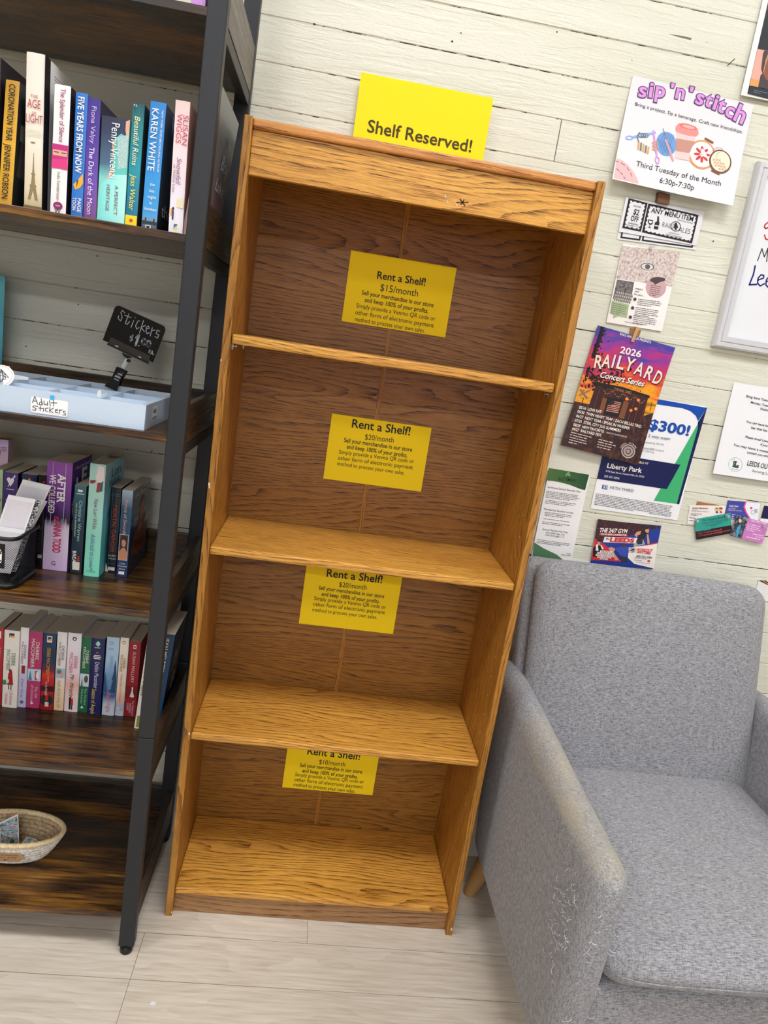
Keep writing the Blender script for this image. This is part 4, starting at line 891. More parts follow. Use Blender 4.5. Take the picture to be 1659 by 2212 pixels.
# business cards at the right
c16 = K(1480, 1060, 9.268)
def card(name, label, quad, mat, off, rot=None, **kw):
    q = [aty(p, WALL - off) for p in quad]; c = sum(q, Vector()) / 4; w = ((q[1] - q[0]).length + (q[2] - q[3]).length) / 2; h = ((q[0] - q[3]).length + (q[1] - q[2]).length) / 2
    r = math.atan2((q[1] - q[0]).z + (q[2] - q[3]).z, (q[1] - q[0]).x + (q[2] - q[3]).x)
    return Sheet(name, label, 'card', c.x - w / 2, c.x + w / 2, c.z - h / 2, c.z + h / 2, WALL - off, mat, 'cards pinned on the wall', rot=r, **kw)
s = card('business_card', 'tan card edge peeking out above the tutoring card', Q(c16, (245, 215), (690, 290), (620, 480), (180, 410)), P('#a9713f', .6), .0008); s.done()
s = card('business_card', 'white tutoring card with two drawn children, left of the purple card', Q(c16, (112, 295), (830, 300), (740, 690), (20, 665)), P('#ece6e2', .6), .0016)
T = lambda t_, a, b, cap, m, bo=0.0: s.text('lettering', t_, c16(*a), c16(*b), m, cap, bo)
T('Jessica Beckman', (140, 358), (455, 368), 3.4, P('#8c4a55', .6), .02); T('Tutoring', (135, 392), (240, 397), 2.4, P('#8c4a55', .6)); T('Retired Teacher Grade K-6', (122, 415), (465, 432), 2.6, P('#8c4a55', .6)); T('Math Based Reading', (110, 465), (330, 478), 2.4, ink); s.greek('lettering', c16(105, 490), c16(250, 500), 1, 3, 1.6, ink); s.greek('lettering', c16(85, 545), c16(210, 555), 1, 3, 1.6, ink); s.greek('lettering', c16(75, 600), c16(180, 608), 1, 3, 1.6, ink)
for x, hair, dress in ((632, '#c08a4a', '#3d4756'), (712, '#8a3b2a', '#c22f3c')):
    s.ell('illustration', c16(x, 375), 4, P('#edb98f', .6), .0008); s.ell('illustration', c16(x, 352), 4, P(hair, .6), .001, r2=2); s.poly('illustration', Q(c16, (x - 25, 445), (x + 30, 448), (x + 15, 405), (x - 12, 405)), P(dress, .6), .0009)
s.done()
s = card('business_card', 'purple and white travel card with a pink curve', Q(c16, (862, 195), (1512, 242), (1452, 600), (775, 560)), P('#3f46a0', .5), .0018)
s.poly('print', Q(c16, (1200, 222), (1512, 245), (1450, 595), (1300, 590), (1210, 440), (1165, 330)), P('#e8508e', .5)); s.poly('print', Q(c16, (1225, 225), (1510, 245), (1450, 590), (1310, 560), (1230, 430), (1195, 320)), P('#eceaf0', .5), .0007)
T('Emily Kent', (880, 320), (1060, 328), 4, wht, .01); T('Travel Agent', (862, 362), (1010, 370), 2.4, wht); T('Magic for the Travel Co.', (852, 395), (1140, 415), 2.4, wht); s.greek('lettering', c16(935, 480), c16(1000, 488), 3, 4, 1.8, wht, .0008)
s.ell('illustration', c16(1320, 345), 2.6, P('#c45a78', .6), .0009); s.ell('illustration', c16(1350, 430), 5, P('#bfc4d2', .6), .0009, inner=.6); s.poly('illustration', Q(c16, (1385, 360), (1450, 368), (1440, 450), (1375, 440)), P('#a9b2c4', .6), .0009); s.done()
s = card('business_card', 'teal and black craft card curling on two clear pins', Q(c16, (185, 575), (917, 437), (917, 850), (215, 972)), P('#2f9c8c', .5), .0045, bend=lambda u, v: .003 * math.sin(u * 3.14) + .003 * (1 - v))
s.poly('print', [(0, 0), (1, 0), (1, .40), (0, .40)], P('#141013', .5), uv=True)
tk = P('#123c3a', .6); T('The Turquoise Butterfly', (330, 612), (815, 528), 5, tk); T('Sewing and Hand Painted Clothing', (335, 660), (845, 580), 2.6, tk); T('Commission Paintings', (385, 702), (730, 640), 2.6, tk); T('Murals', (495, 715), (605, 695), 2.6, tk)
for t_, a, b, cl in (('Luisa Thompson', (230, 820), (490, 778), '#2f9c8c'), ('Insta: Turquoise.Butterfly', (235, 865), (725, 775), '#d8545a'), ('L.Turquoise.Butterfly@gmail.com', (240, 912), (895, 788), '#d8545a')): T(t_, a, b, 3.4, P(cl, .6))
s.done()
t = NT('small_photo_print'); n = t.noise(t.coord((140, 140, 120)), 1.0, 4, .7); phm = t.fin(t.ramp(n, [(.38, '#14161c'), (.5, '#39434f'), (.6, '#7d8798'), (.7, '#c9bca8')]), .4)
s = card('business_card', 'pink card with a photo of a person in a blue outfit', Q(c16, (1025, 490), (1672, 645), (1535, 1060), (890, 885)), P('#c879bd', .5), .0042, bend=lambda u, v: .004 * (1 - v))
s.poly('print', [(0, 0), (.36, 0), (.36, 1), (0, 1)], phm, uv=True); s.poly('print', Q(c16, (1060, 700), (1110, 690), (1085, 760), (1030, 915), (1005, 915), (1015, 780)), P('#3f9fd0', .5), .0007); s.ell('print', c16(1095, 600), 3.2, P('#e3c3a4', .6), .0008, r2=4.5)
T('Color Party Princess', (1310, 605), (1625, 672), 4, wht, .015); s.greek('lettering', c16(1240, 665), c16(1520, 735), 4, 4.2, 2, P('#f0dcee', .6), .0008); T('Colleen Granolin', (1330, 868), (1555, 912), 3, wht, .01); T('205 385-5844', (1390, 925), (1545, 955), 2.6, wht); s.greek('lettering', c16(1205, 920), c16(1530, 990), 1, 4, 2, wht, .0008); s.done()
s = card('business_card', 'dark navy and white card at the right edge of the wall', Q(c16, (1582, 305), (2230, 380), (2130, 760), (1480, 660)), P('#eceaf0', .5), .0012); s.poly('print', [(0, .32), (1, .32), (1, 1), (0, 1)], P('#14164a', .5), uv=True); s.done()
s = card('striped_card', 'card with dark and orange stripes behind the right corner of the armchair', Q(c16, (1440, 1785), (2000, 1840), (1990, 2250), (1400, 2190)), P('#e6e3e0', .6), .001)
for k, cl in enumerate(('#5b6b4e', '#2c2f28', '#c9874e', '#2b241f')): s.poly('stripe#%d' % k, Q(c16, (1450 + 40 * k, 1790), (1490 + 40 * k, 1793), (1790 + 40 * k, 1935 + 30 * k), (1750 + 40 * k, 1935 + 30 * k)), P(cl, .6), .0005 + .0001 * k)
s.done()
def clear_mat():
    t = NT('clear_plastic'); t.b.inputs['Transmission Weight'].default_value = .85; t.b.inputs['IOR'].default_value = 1.35; n = t.noise(t.coord(), 20, 1); return t.fin(t.mix(n, '#f2f4f6', '#ffffff'), .08)
clr = clear_mat()
for i, (p, lab) in enumerate(((c16(240, 600), 'clear pushpin at the left end of the teal card'), (c16(860, 505), 'clear pushpin at the right end of the teal card'), (c16(1215, 565), 'clear pushpin between the photo and the pink print'), (c16(1600, 715), 'clear pushpin at the right end of the pink card'), (c7(792, 45), 'clear pushpin holding the pale pink leaflet'))):
    c = aty(p, WALL - .016); mb = MB(); d = Vector((.25, -1, -.12)).normalized(); b0 = Vector((c.x, WALL - .008, c.z))
    mb.tube([b0, b0 + d * .0015, b0 + d * .002, b0 + d * .008, b0 + d * .0085, b0 + d * .0105], [.0045, .0045, .0022, .0026, .0042, .0042], clr, 14)
    o = thing('pushpin', lab, 'pushpin', (c.x, WALL, c.z), 'clear pushpins'); obj('head', mb, o, smooth=False)
    mb = MB(); mb.tube([b0, b0 + Vector((0, .0085, 0))], .0005, chrome, 6); obj('needle', mb, o)
a, b = aty(c13(15, 1305), WALL), aty(c13(160, 1168), WALL - .02); mb = MB(); mb.tube([a + Vector((0, .002, 0)), a * .5 + b * .5, b], .0011, P('#5a5a5e', .4, .8), 8); tag(obj('nail', mb, loc=tuple(a)), 'bare nail sticking out of the wall above the craft night poster', 'nail')

# ------------------------------------------------------------------ books
def book(label, x0, x1, y, z0, h, depth, spine, front, lets=(), pics=(), group=None, lean=0.0, hard=False, ctext=(), inset=None, backm=None, cpics=(), turn=0.0, bulge=.0012):
    """standing book, spine facing the room at depth y, lettering in spine fractions"""
    z0 += .0004; w = x1 - x0; t = .0028 if hard else .0007; ov = .0035 if hard else .0003
    o = thing('book', label, 'book', (x0, y, z0), group)
    ca, sa = math.cos(turn), math.sin(turn)
    def TR(p):
        X, Y, Z = p[0] - x0, p[1] - y, p[2]; return (x0 + X * ca - Y * sa + lean * (Z - z0), y + X * sa + Y * ca, Z)
    def put(name, mb, par, **k): 
        mb.v = [TR(p) for p in mb.v]; return obj(name, mb, par, **k)
    mb = MB(); N = 6; bg = bulge if not hard else .002
    prof = [(x0 + w * k / N, y + bg * (2 * k / N - 1) ** 2) for k in range(N + 1)]
    out = [(x0, y + depth)] + prof + [(x1, y + depth)]
    inn = [(x1 - t, y + depth), (x1 - t, y + t + bg), (x0 + t, y + t + bg), (x0 + t, y + depth)]
    z1 = z0 + h
    nO = len(out); vs = [(a, b, z) for z in (z0, z1) for a, b in out]
    for i in range(nO - 1): mb.add([vs[i], vs[i + 1], vs[nO + i + 1], vs[nO + i]], [(0, 1, 2, 3)], (backm or front) if i == 0 else front if i == nO - 2 else spine)
    vi = [(a, b, z) for z in (z0, z1) for a, b in inn]
    mb.add(vi, [(0, 1, 5, 4), (1, 2, 6, 5), (2, 3, 7, 6)], P('#e4dfd4', .8))
    rimm = P('#ddd8cf', .7) if not hard else spine
    for k, fl in ((0, 1), (1, 0)):
        O = vs[k * nO:(k + 1) * nO]; I = vi[k * 4:(k + 1) * 4]
        for q in ((O[0], O[1], I[2], I[3]), (O[nO - 2], O[nO - 1], I[0], I[1])): mb.add(q, [(0, 1, 2, 3)], rimm)
        mb.add(O[1:nO - 1] + [I[1], I[2]], [tuple(range(nO))], rimm)
    for a in ((0, 0), (1, 0)):
        O0, I0 = (vs[0], vi[3]) if a[0] == 0 else (vs[nO - 1], vi[0]); O1, I1 = (vs[nO], vi[7]) if a[0] == 0 else (vs[2 * nO - 1], vi[4])
        mb.add([O0, I0, I1, O1], [(0, 1, 2, 3)], rimm)
    cv = put('cover', mb, o)
    mb = MB(); mb.box(x0 + t, x1 - t, y + t + bg + .0003, y + depth - ov - (.003 if hard else .0006), z0 + ov, z1 - (inset if inset is not None else ov), pages); put('page_block', mb, o)
    zz = lambda v: z0 + h * v
    for i, it in enumerate(lets):
        s_, a, b, uc, hf, m = it[:6]; kw = it[6] if len(it) > 6 else {}
        mb = MB()
        yy = y - .0004 + (bg * (2 * uc - 1) ** 2 if abs(uc - .5) > .2 else 0)
        if a == 'H':    # upright line across the spine: s, 'H', v, u0, u1, m
            text3(mb, s_, (x0 + w * uc, y - .0014, zz(b)), (1, 0, 0), (0, 0, 1), m, w * (hf - uc), kw.get('cap'), kw.get('bold', 0), kw.get('shear', 0))
        else:
            cap = w * hf; text3(mb, s_, (x0 + w * uc - cap / 2, yy - .0012, zz(a)), (0, 0, -1), (1, 0, 0), m, h * (a - b), cap, kw.get('bold', 0), kw.get('shear', 0))
        put('spine_lettering', mb, cv)
    if pics:
        for j, (pl, m) in enumerate(pics):
            mb = MB(); q = [(x0 + w * u, y - .00025 - .0001 * j, zz(v)) for u, v in pl]
            ar = sum(q[i][0] * q[(i + 1) % len(q)][2] - q[(i + 1) % len(q)][0] * q[i][2] for i in range(len(q)))
            mb.poly(q if ar > 0 else q[::-1], m); put('spine_print', mb, cv)
    if cpics or ctext:
        for j, (pl, m) in enumerate(cpics):
            mb = MB(); q = [(x1 + .0003 + .00012 * j, y + depth * u, zz(v)) for u, v in pl]; mb.poly(q, m); put('cover_print', mb, cv)
        for s_, u, v, wd_, cap, m, kw in ctext:
            mb = MB(); text3(mb, s_, (x1 + .0012, y + depth * u, zz(v)), (0, 1, 0), (0, 0, 1), m, depth * wd_, cap, kw.get('bold', 0), kw.get('shear', 0)); put('cover_lettering', mb, cv)
    return o
R4 = lambda u0, u1, v0, v1: [(u0, v0), (u1, v0), (u1, v1), (u0, v1)]
def oval(u, v, ru, rv, n=16): return [(u + ru * math.cos(2 * math.pi * k / n), v + rv * math.sin(2 * math.pi * k / n)) for k in range(n)]
Wh, Bk, Gd = P('#ebe7e1', .5, amt=.01), P('#161518', .45, amt=.03), P('#e2b93a', .45)

# shelf B: books in front of the board wall
sB = K(0, 0, 2.9105); YB_, ZB_ = -.100, 1.5834
def bB(label, bl, br, tl, depth, spine, front, lets=(), pics=(), **kw):
    a, b, c = aty(sB(*bl), YB_), aty(sB(*br), YB_), aty(sB(*tl), YB_)
    return book(label, a.x + .0004, b.x - .0004, YB_, ZB_, c.z - ZB_, depth, spine, front, lets, pics, 'books on the second shelf', lean=(c.x - a.x) / (c.z - ZB_), **kw)
Dk = lambda c: P(c, .35)
bB('black book at the left edge of the photo, left of the gold spine', (-70, 1272), (-20, 1278), (-45, 355), .15, Dk('#1b171b'), Dk('#231c1f'), [('JENNIFER', .9, .5, .5, .5, Gd)], ctext=[('JENN', .55, .80, .4, .016, P('#e8dfd0', .5), {})])
bB('gold spined book with black lettering at the left of the second shelf', (-14, 1276), (73, 1284), (35, 498), .155, GR('gold_spine', 2, [(0, '#c8962a'), (.5, '#dca92f'), (1, '#b98a2c')], .5, .4, 18), Dk('#1d1a1c'), [('CORONATION YEAR', .97, .52, .52, .44, Bk, dict(bold=.012)), ('JENNIFER ROBSON', .49, .04, .48, .44, Bk, dict(bold=.012))], cpics=[([(.08, .25), (.75, .25), (.75, .5), (.5, .6), (.15, .55)], Dk('#4a443f')), ([(.1, .55), (.8, .55), (.8, .68), (.1, .68)], Dk('#6d665f'))])
t_ = P('#b3404a', .5); sep = P('#8c7a55', .5); crm = GR('cream_tower_spine', 2, [(0, '#b8a67c'), (.12, '#d9ccab'), (.45, '#e7dfcd'), (1, '#e3dccf')], .1, .45)
bB('cream spined hardcover with a lattice tower at the bottom', (147, 1300), (263, 1312), (164, 322), .182, crm, P('#edeceb', .4), [('THE', 'H', .72, .28, .68, t_), ('AGE', 'H', .655, .12, .84, t_, dict(cap=.0135)), ('OF', 'H', .615, .36, .62, t_), ('LIGHT', 'H', .56, .04, .96, t_, dict(cap=.0135)), ('WHITNEY', 'H', .505, .1, .88, P('#d6cfae', .5)), ('SCHARER', 'H', .478, .06, .92, P('#d6cfae', .5))], [([(.49, .37), (.51, .37), (.54, .27), (.6, .18), (.78, .06), (.62, .06), (.5, .12), (.38, .06), (.22, .06), (.4, .18), (.46, .27)], sep), (R4(.32, .68, .145, .16), sep), (R4(.38, .62, .225, .235), sep), (oval(.45, .435, .14, .005), sep), (R4(0, 1, 0, .02), P('#75603a', .5))], hard=True, cpics=[([(0.0, 0), (.14, 0), (.14, 1), (0, 1)], Dk('#1c1a20')), ([(.24, .92), (.9, .92), (.9, .925), (.24, .925)], P('#9a9a9e', .6)), ([(.24, .9), (.85, .9), (.85, .905), (.24, .905)], P('#9a9a9e', .6)), ([(.24, .88), (.88, .88), (.88, .885), (.24, .885)], P('#9a9a9e', .6))])
mg = P('#c02a78', .5); vi = P('#8a2a66', .5)
bB('white spined paperback with a magenta veiled portrait in the middle', (312, 1326), (413, 1345), (342, 526), .135, P('#efe9e6', .45), Dk('#2a1b22'), [('The Splendor of Silence', .97, .56, .56, .3, vi, dict(bold=.006)), ('Indu Sundaresan', .33, .10, .5, .2, P('#6d5f63', .5)), ('WSP', 'H', .052, .36, .64, Wh), ('W', 'H', .0, .3, .7, Bk)], [(R4(0, 1, .355, .545), mg), (R4(.05, .95, .455, .5), P('#d9a48e', .5)), (R4(.12, .42, .478, .485), P('#3a2226', .5)), (R4(.6, .9, .478, .485), P('#3a2226', .5)), ([(0, .42), (1, .44), (1, .355), (0, .355)], P('#d8387f', .5)), (oval(.5, .06, .3, .032), vi)])
bB('bright blue paperback with a yellow butterfly and white capitals', (442, 1352), (517, 1362), (476, 578), .13, Dk('#2f74c4'), Dk('#2a66b0'), [('FIVE YEARS FROM NOW', .97, .36, .5, .52, Wh, dict(bold=.02)), ('PAIGE', .155, .035, .72, .3, Wh, dict(bold=.012)), ('TOON', .155, .045, .3, .3, Wh, dict(bold=.012))], [([(.12, .26), (.5, .3), (.9, .36), (.95, .28), (.72, .24), (.3, .22)], P('#f0a92c', .5)), ([(.4, .3), (.55, .3), (.4, .23)], P('#5c2f12', .5))])
bB('purple spined paperback with pale serif lettering', (521, 1362), (602, 1373), (550, 613), .135, GR('purple_spine', 2, [(0, '#7a4a86'), (.3, '#6b4aa8'), (.7, '#4c3592'), (1, '#3d2f86')], .1), GR('dusk_cover', 2, [(0, '#d9a7a0'), (.4, '#4d4f6d'), (1, '#2b2c3f')], .15), [('Fiona Valpy', .94, .63, .55, .36, P('#c9b8e0', .5)), ('The Dark of the Moon', .60, .03, .5, .4, P('#e8ddf0', .5))])
tq, tq2 = P('#8fd8cf', .45), P('#5fb9b5', .45)
bB('thick teal paperback with a figure in a jewelled dress', (607, 1376), (782, 1406), (639, 723), .13, GR('teal_gown_spine', 2, [(0, '#a7e0d8'), (.42, '#7ccfc9'), (.55, '#4a6a83'), (.85, '#333a55'), (1, '#2d3048')], .06), Dk('#6cbcb6'), [('Penny Vincenzi', .95, .42, .52, .28, P('#e8f3f1', .4), {}), ('A PERFECT', .36, .075, .66, .12, P('#7a4a52', .5)), ('HERITAGE', .36, .10, .36, .12, P('#7a4a52', .5))], [([(.86, .98), (1, 1), (1, .80), (.93, .8), (.86, .9)], P('#d9a58d', .5)), ([(.5, .8), (.72, .86), (1, .82), (1, .3), (.55, .4), (.42, .6)], P('#5fc3b6', .45)), ([(.6, .82), (.98, .86), (.98, .55), (.66, .52)], P('#a9c4c0', .4, amt=.5, scale=400)), ([(.4, .78), (.5, .78), (.48, .55), (.2, .38), (.08, .36), (.08, .32), (.3, .36), (.52, .5)], P('#d8a58e', .5)), ([(0, .0), (1, 0), (1, .48), (.5, .46), (.1, .36)], GR('gown_skirt', 0, [(0, '#74d6cf'), (.5, '#9be4dc'), (1, '#b5ebe2')], .3))])
bB('teal paperback with yellow lettering and a yellow square at the foot', (784, 1408), (859, 1419), (834, 646), .135, GR('teal_blue_spine', 2, [(0, '#1b6d92'), (.5, '#1f8fa0'), (.85, '#1d7b7c'), (1, '#154d55')], .2), GR('dark_textured_cover', 2, [(0, '#3a3a38'), (1, '#1c3538')], .5, .4, 20), [('Beautiful Ruins', .90, .50, .5, .46, P('#e9e3b6', .45), dict(shear=.15)), ('Jess Walter', .42, .13, .5, .44, P('#efd84e', .45), dict(shear=.15)), ('P.S.', 'H', .972, .1, .45, Wh)], [(R4(0, 1, 0, .085), P('#f2d21c', .5)), (oval(.5, .042, .16, .016), P('#d8402a', .5))])
bB('tall bright blue book with large white capitals', (886, 1422), (984, 1438), (946, 633), .155, GR('blue_city_spine', 2, [(0, '#3c4a52'), (.07, '#6f98b4'), (.12, '#3f9bd8'), (.5, '#2f8fd2'), (1, '#2a7fc4')], .03), GR('navy_cover', 2, [(0, '#101820'), (.5, '#16314c'), (1, '#1c3d5c')], .1), [('KAREN WHITE', .95, .46, .36, .42, Wh, dict(bold=.004)), ('NEW YORK TIMES BESTSELLING AUTHOR', .94, .46, .82, .12, Wh, dict(shear=.1)), ('the', 'H', .345, .38, .7, Wh), ('last', 'H', .293, .36, .72, Wh), ('night', 'H', .243, .28, .84, Wh), ('in', 'H', .196, .42, .62, Wh), ('london', 'H', .145, .14, .94, Wh)], [(R4(0, 1, .035, .06), P('#2b3238', .5)), (R4(.2, .3, .06, .085), P('#2b3238', .5)), (R4(.75, .85, .06, .085), P('#2b3238', .5)), (R4(.28, .62, .0, .025), Wh), (R4(.34, .56, .003, .02), Bk)], ctext=[('K', .3, .84, .3, .03, P('#7fa0b8', .5), {}), ('the', .15, .13, .5, .022, P('#c9c9c9', .5), {})])
bB('pale pink winter paperback with a blue and yellow badge at the foot', (1057, 1445), (1148, 1459), (1103, 626), .13, GR('pink_winter_spine', 2, [(0, '#e9e4ea'), (.28, '#e5dfe8'), (.5, '#f0d9dc'), (.8, '#f2d7da'), (1, '#e3c4bd')], .06), P('#d9a08f', .5), [('SUSAN', .90, .67, .78, .36, P('#c0505a', .5)), ('WIGGS', .90, .68, .36, .36, P('#c0505a', .5)), ('Snowfall', .58, .38, .5, .34, P('#8d6d88', .5), dict(shear=.3)), ('at Willow Lake', .52, .31, .2, .18, P('#8d6d88', .5), dict(shear=.2))], [(R4(.32, .66, .02, .075), Wh), (R4(.36, .62, .025, .07), P('#2f6fae', .5)), ([(.36, .025), (.62, .025), (.62, .06), (.52, .05), (.46, .045)], P('#f0d429', .5)), (R4(.2, .32, .10, .17), P('#35436e', .5)), (oval(.26, .185, .07, .014), P('#2b2a2c', .5)), (R4(.1, .2, .13, .185), P('#e08a3c', .5)), (R4(.5, .95, .2, .27), P('#e6d9b0', .5))])
Y0 = -.0895
book('grey and pink hardcover tilting behind the front post of the rack', -.0790, -.0548, Y0, ZB_, .262, .232, GR('grey_pink_spine', 2, [(0, '#e6c9c4'), (.35, '#c9a8b8'), (.6, '#8f98b8'), (.8, '#46505e'), (1, '#3a4648')], .04), GR('grey_lake_cover', 2, [(0, '#3a2a2e'), (.25, '#8d5f6a'), (.45, '#6d6268'), (.7, '#55595b'), (1, '#6d7678')], .1, .3), (), (), 'books on the second shelf', lean=.095, hard=True, ctext=[('The', .62, .74, .2, .016, P('#b9bdbd', .5), {}), ('Boy', .5, .56, .36, .028, P('#c9cccb', .5), dict(shear=.2)), ('Luke', .42, .40, .42, .022, P('#c9cccb', .5), {})], cpics=[([(.3, .02), (.42, .02), (.44, .1), (.38, .16), (.3, .12)], Dk('#241a1c'))])
# top shelf: the foot of one pink book shows
a = aty((427, 8), -.10); b = aty((447, 8), -.10)
book('pink book standing on the top shelf, only its foot in view', a.x - .012, b.x - .003, -.100, SH[0], .21, .13, P('#c98fd6', .45), P('#b57cc4', .45), [('Love', .8, .3, .5, .4, Wh)], (), None)

# shelf D: paperbacks behind the mesh basket
sD, sD2 = K(0, 920, 3.4563), K(80, 960, 7.371)
def bS(z, label, bl, br, tl, depth, spine, front, lets=(), pics=(), grp=None, y=None, **kw):
    a, b = atz(bl, z), atz(br, z); yy = y if y is not None else (a.y + b.y) / 2
    if y is not None: a, b = aty(bl, yy), aty(br, yy)
    c = aty(tl, yy); tn = 0.0
    return book(label, a.x + .0004, b.x - .0004, yy, z, c.z - z, depth, spine, front, lets, pics, grp, **kw)
GD = 'paperbacks on the fourth shelf'; zD = SH[3]
bS(zD, 'thick purple and lilac paperback with white and pink capitals', sD2(75, 1985), sD2(472, 2030), sD2(177, 256), .13, GR('purple_spatter_spine', 2, [(0, '#d9b8e0'), (.25, '#e2cfe6'), (.40, '#dcc9e0'), (.47, '#1a1320'), (.55, '#40156a'), (.75, '#7a3a92'), (1, '#8a4a9a')], .16, .35, 9), GR('purple_cover', 2, [(0, '#7a5a86'), (.4, '#1d1422'), (.7, '#4a2076'), (1, '#5a2a86')], .1), [('AFTER', .89, .64, .62, .3, Wh, dict(bold=.03)), ('WE COLLIDED', .88, .53, .26, .24, Wh, dict(bold=.02)), ('ANNA TODD', .45, .17, .55, .3, P('#c92a60', .45), dict(bold=.03)), ('&', .515, .46, .5, .2, P('#c92a60', .45)), ('G', 'H', .05, .36, .56, P('#4a3a55', .5))], [(R4(.24, .255, .02, .99), P('#d8c4de', .6)), (R4(.75, .765, .02, .99), P('#d8c4de', .6))], GD, hard=False, ctext=[('A', .1, .62, .32, .055, Wh, dict(bold=.03)), ('F', .45, .75, .3, .04, Wh, dict(bold=.03)), ('W', .06, .5, .2, .03, Wh, dict(bold=.03)), ('O', .1, .36, .2, .03, Wh, dict(bold=.03)), ('1 BILLION READS', .12, .93, .8, .006, Wh, {})], bulge=.002)
bS(zD, 'thin dark teal paperback between the purple and mint spines', sD2(520, 2035), sD2(702, 2060), sD2(613, 652), .105, GR('dark_teal_spine', 2, [(0, '#1d2f3c'), (.5, '#21374a'), (.85, '#2f5a66'), (1, '#3a6a72')], .05), Dk('#1d3038'), [('Christine Warren', .84, .37, .62, .28, P('#9fd3d0', .45), dict(bold=.004)), ('New York Times Bestselling Author', .80, .42, .28, .13, Wh), ('BREAK', .26, .085, .33, .3, Wh, dict(bold=.015)), ('HA', .20, .14, .7, .26, P('#d8502f', .45), dict(bold=.015)), ('W', 'H', .09, .42, .7, Wh)], [(R4(.2, .82, .035, .13), P('#ece3d0', .6)), (oval(.4, .945, .12, .014), Wh), (oval(.6, .945, .12, .014), Wh), (R4(.2, .85, .905, .915), P('#b9d3d4', .5))], GD)
bS(zD, 'tall mint green hardcover showing bare legs in red shoes', sD2(732, 2090), sD2(978, 2121), sD2(872, 303), .15, GR('mint_spine', 2, [(0, '#7fdcbc'), (.3, '#8fe0c6'), (.6, '#a9dcd0'), (1, '#a5cfc4')], .05), GR('aqua_cover', 2, [(0, '#4fb8b8'), (.5, '#6cc3d2'), (1, '#a3d3df')], .08), [('New Lori Wilde', .70, .43, .55, .26, P('#7a6a72', .5)), ('Addicted to Love', .39, .10, .5, .3, P('#5f7aa0', .5), dict(shear=.25)), ('S', 'H', .055, .35, .6, P('#4f8a86', .5)), ('FOREVER', 'H', .04, .2, .8, P('#4f8a86', .5))], [([(.5, .99), (.92, .98), (.95, .86), (.6, .83), (.45, .87), (.4, .9), (.5, .92)], P('#e4d3cf', .5)), ([(.08, .855), (.42, .86), (.42, .84), (.2, .825), (.08, .83)], P('#8d2f38', .5)), ([(.55, .84), (.75, .845), (.72, .76), (.5, .755)], P('#96323a', .5)), ([(.75, .84), (.9, .86), (.88, .77), (.74, .765)], P('#3c5a58', .5))], GD, hard=True, ctext=[('Lori', .3, .86, .5, .022, P('#3f6a86', .5), {}), ('Wilde', .2, .76, .6, .022, P('#3f6a86', .5), {}), ('Add', .2, .50, .3, .03, P('#2f6f9a', .5), dict(shear=.3)), ('to', .35, .4, .16, .02, P('#2f6f9a', .5), {})], inset=.006)
bS(zD, 'black tartan paperback with red lettering and a torn corner', sD(785, 1086), sD(862, 1096), sD(860, 461), .105, Dk('#1a1c22'), Dk('#15171b'), [('MORTAL DANGER', .80, .24, .56, .4, P('#a8473a', .45), dict(bold=.004)), ('EILEEN', 'H', .19, .2, .95, Wh), ('WILKS', 'H', .155, .25, .95, Wh)], [(R4(.25, .9, .02, .06), Wh), (R4(.2, .24, .05, .98), P('#2f6a86', .5)), (R4(.6, .63, .05, .98), P('#3a4a66', .5)), (R4(.05, .95, .9, .905), P('#2f6a86', .5)), (R4(.05, .95, .92, .925), P('#2f6a86', .5)), (R4(.05, .95, .10, .105), P('#2f6a86', .5)), ([(0, 0), (.3, 0), (.1, .08), (0, .1)], P('#e8dcc0', .7))], GD)
sk, skd = P('#c98a68', .5), P('#7a4632', .45)
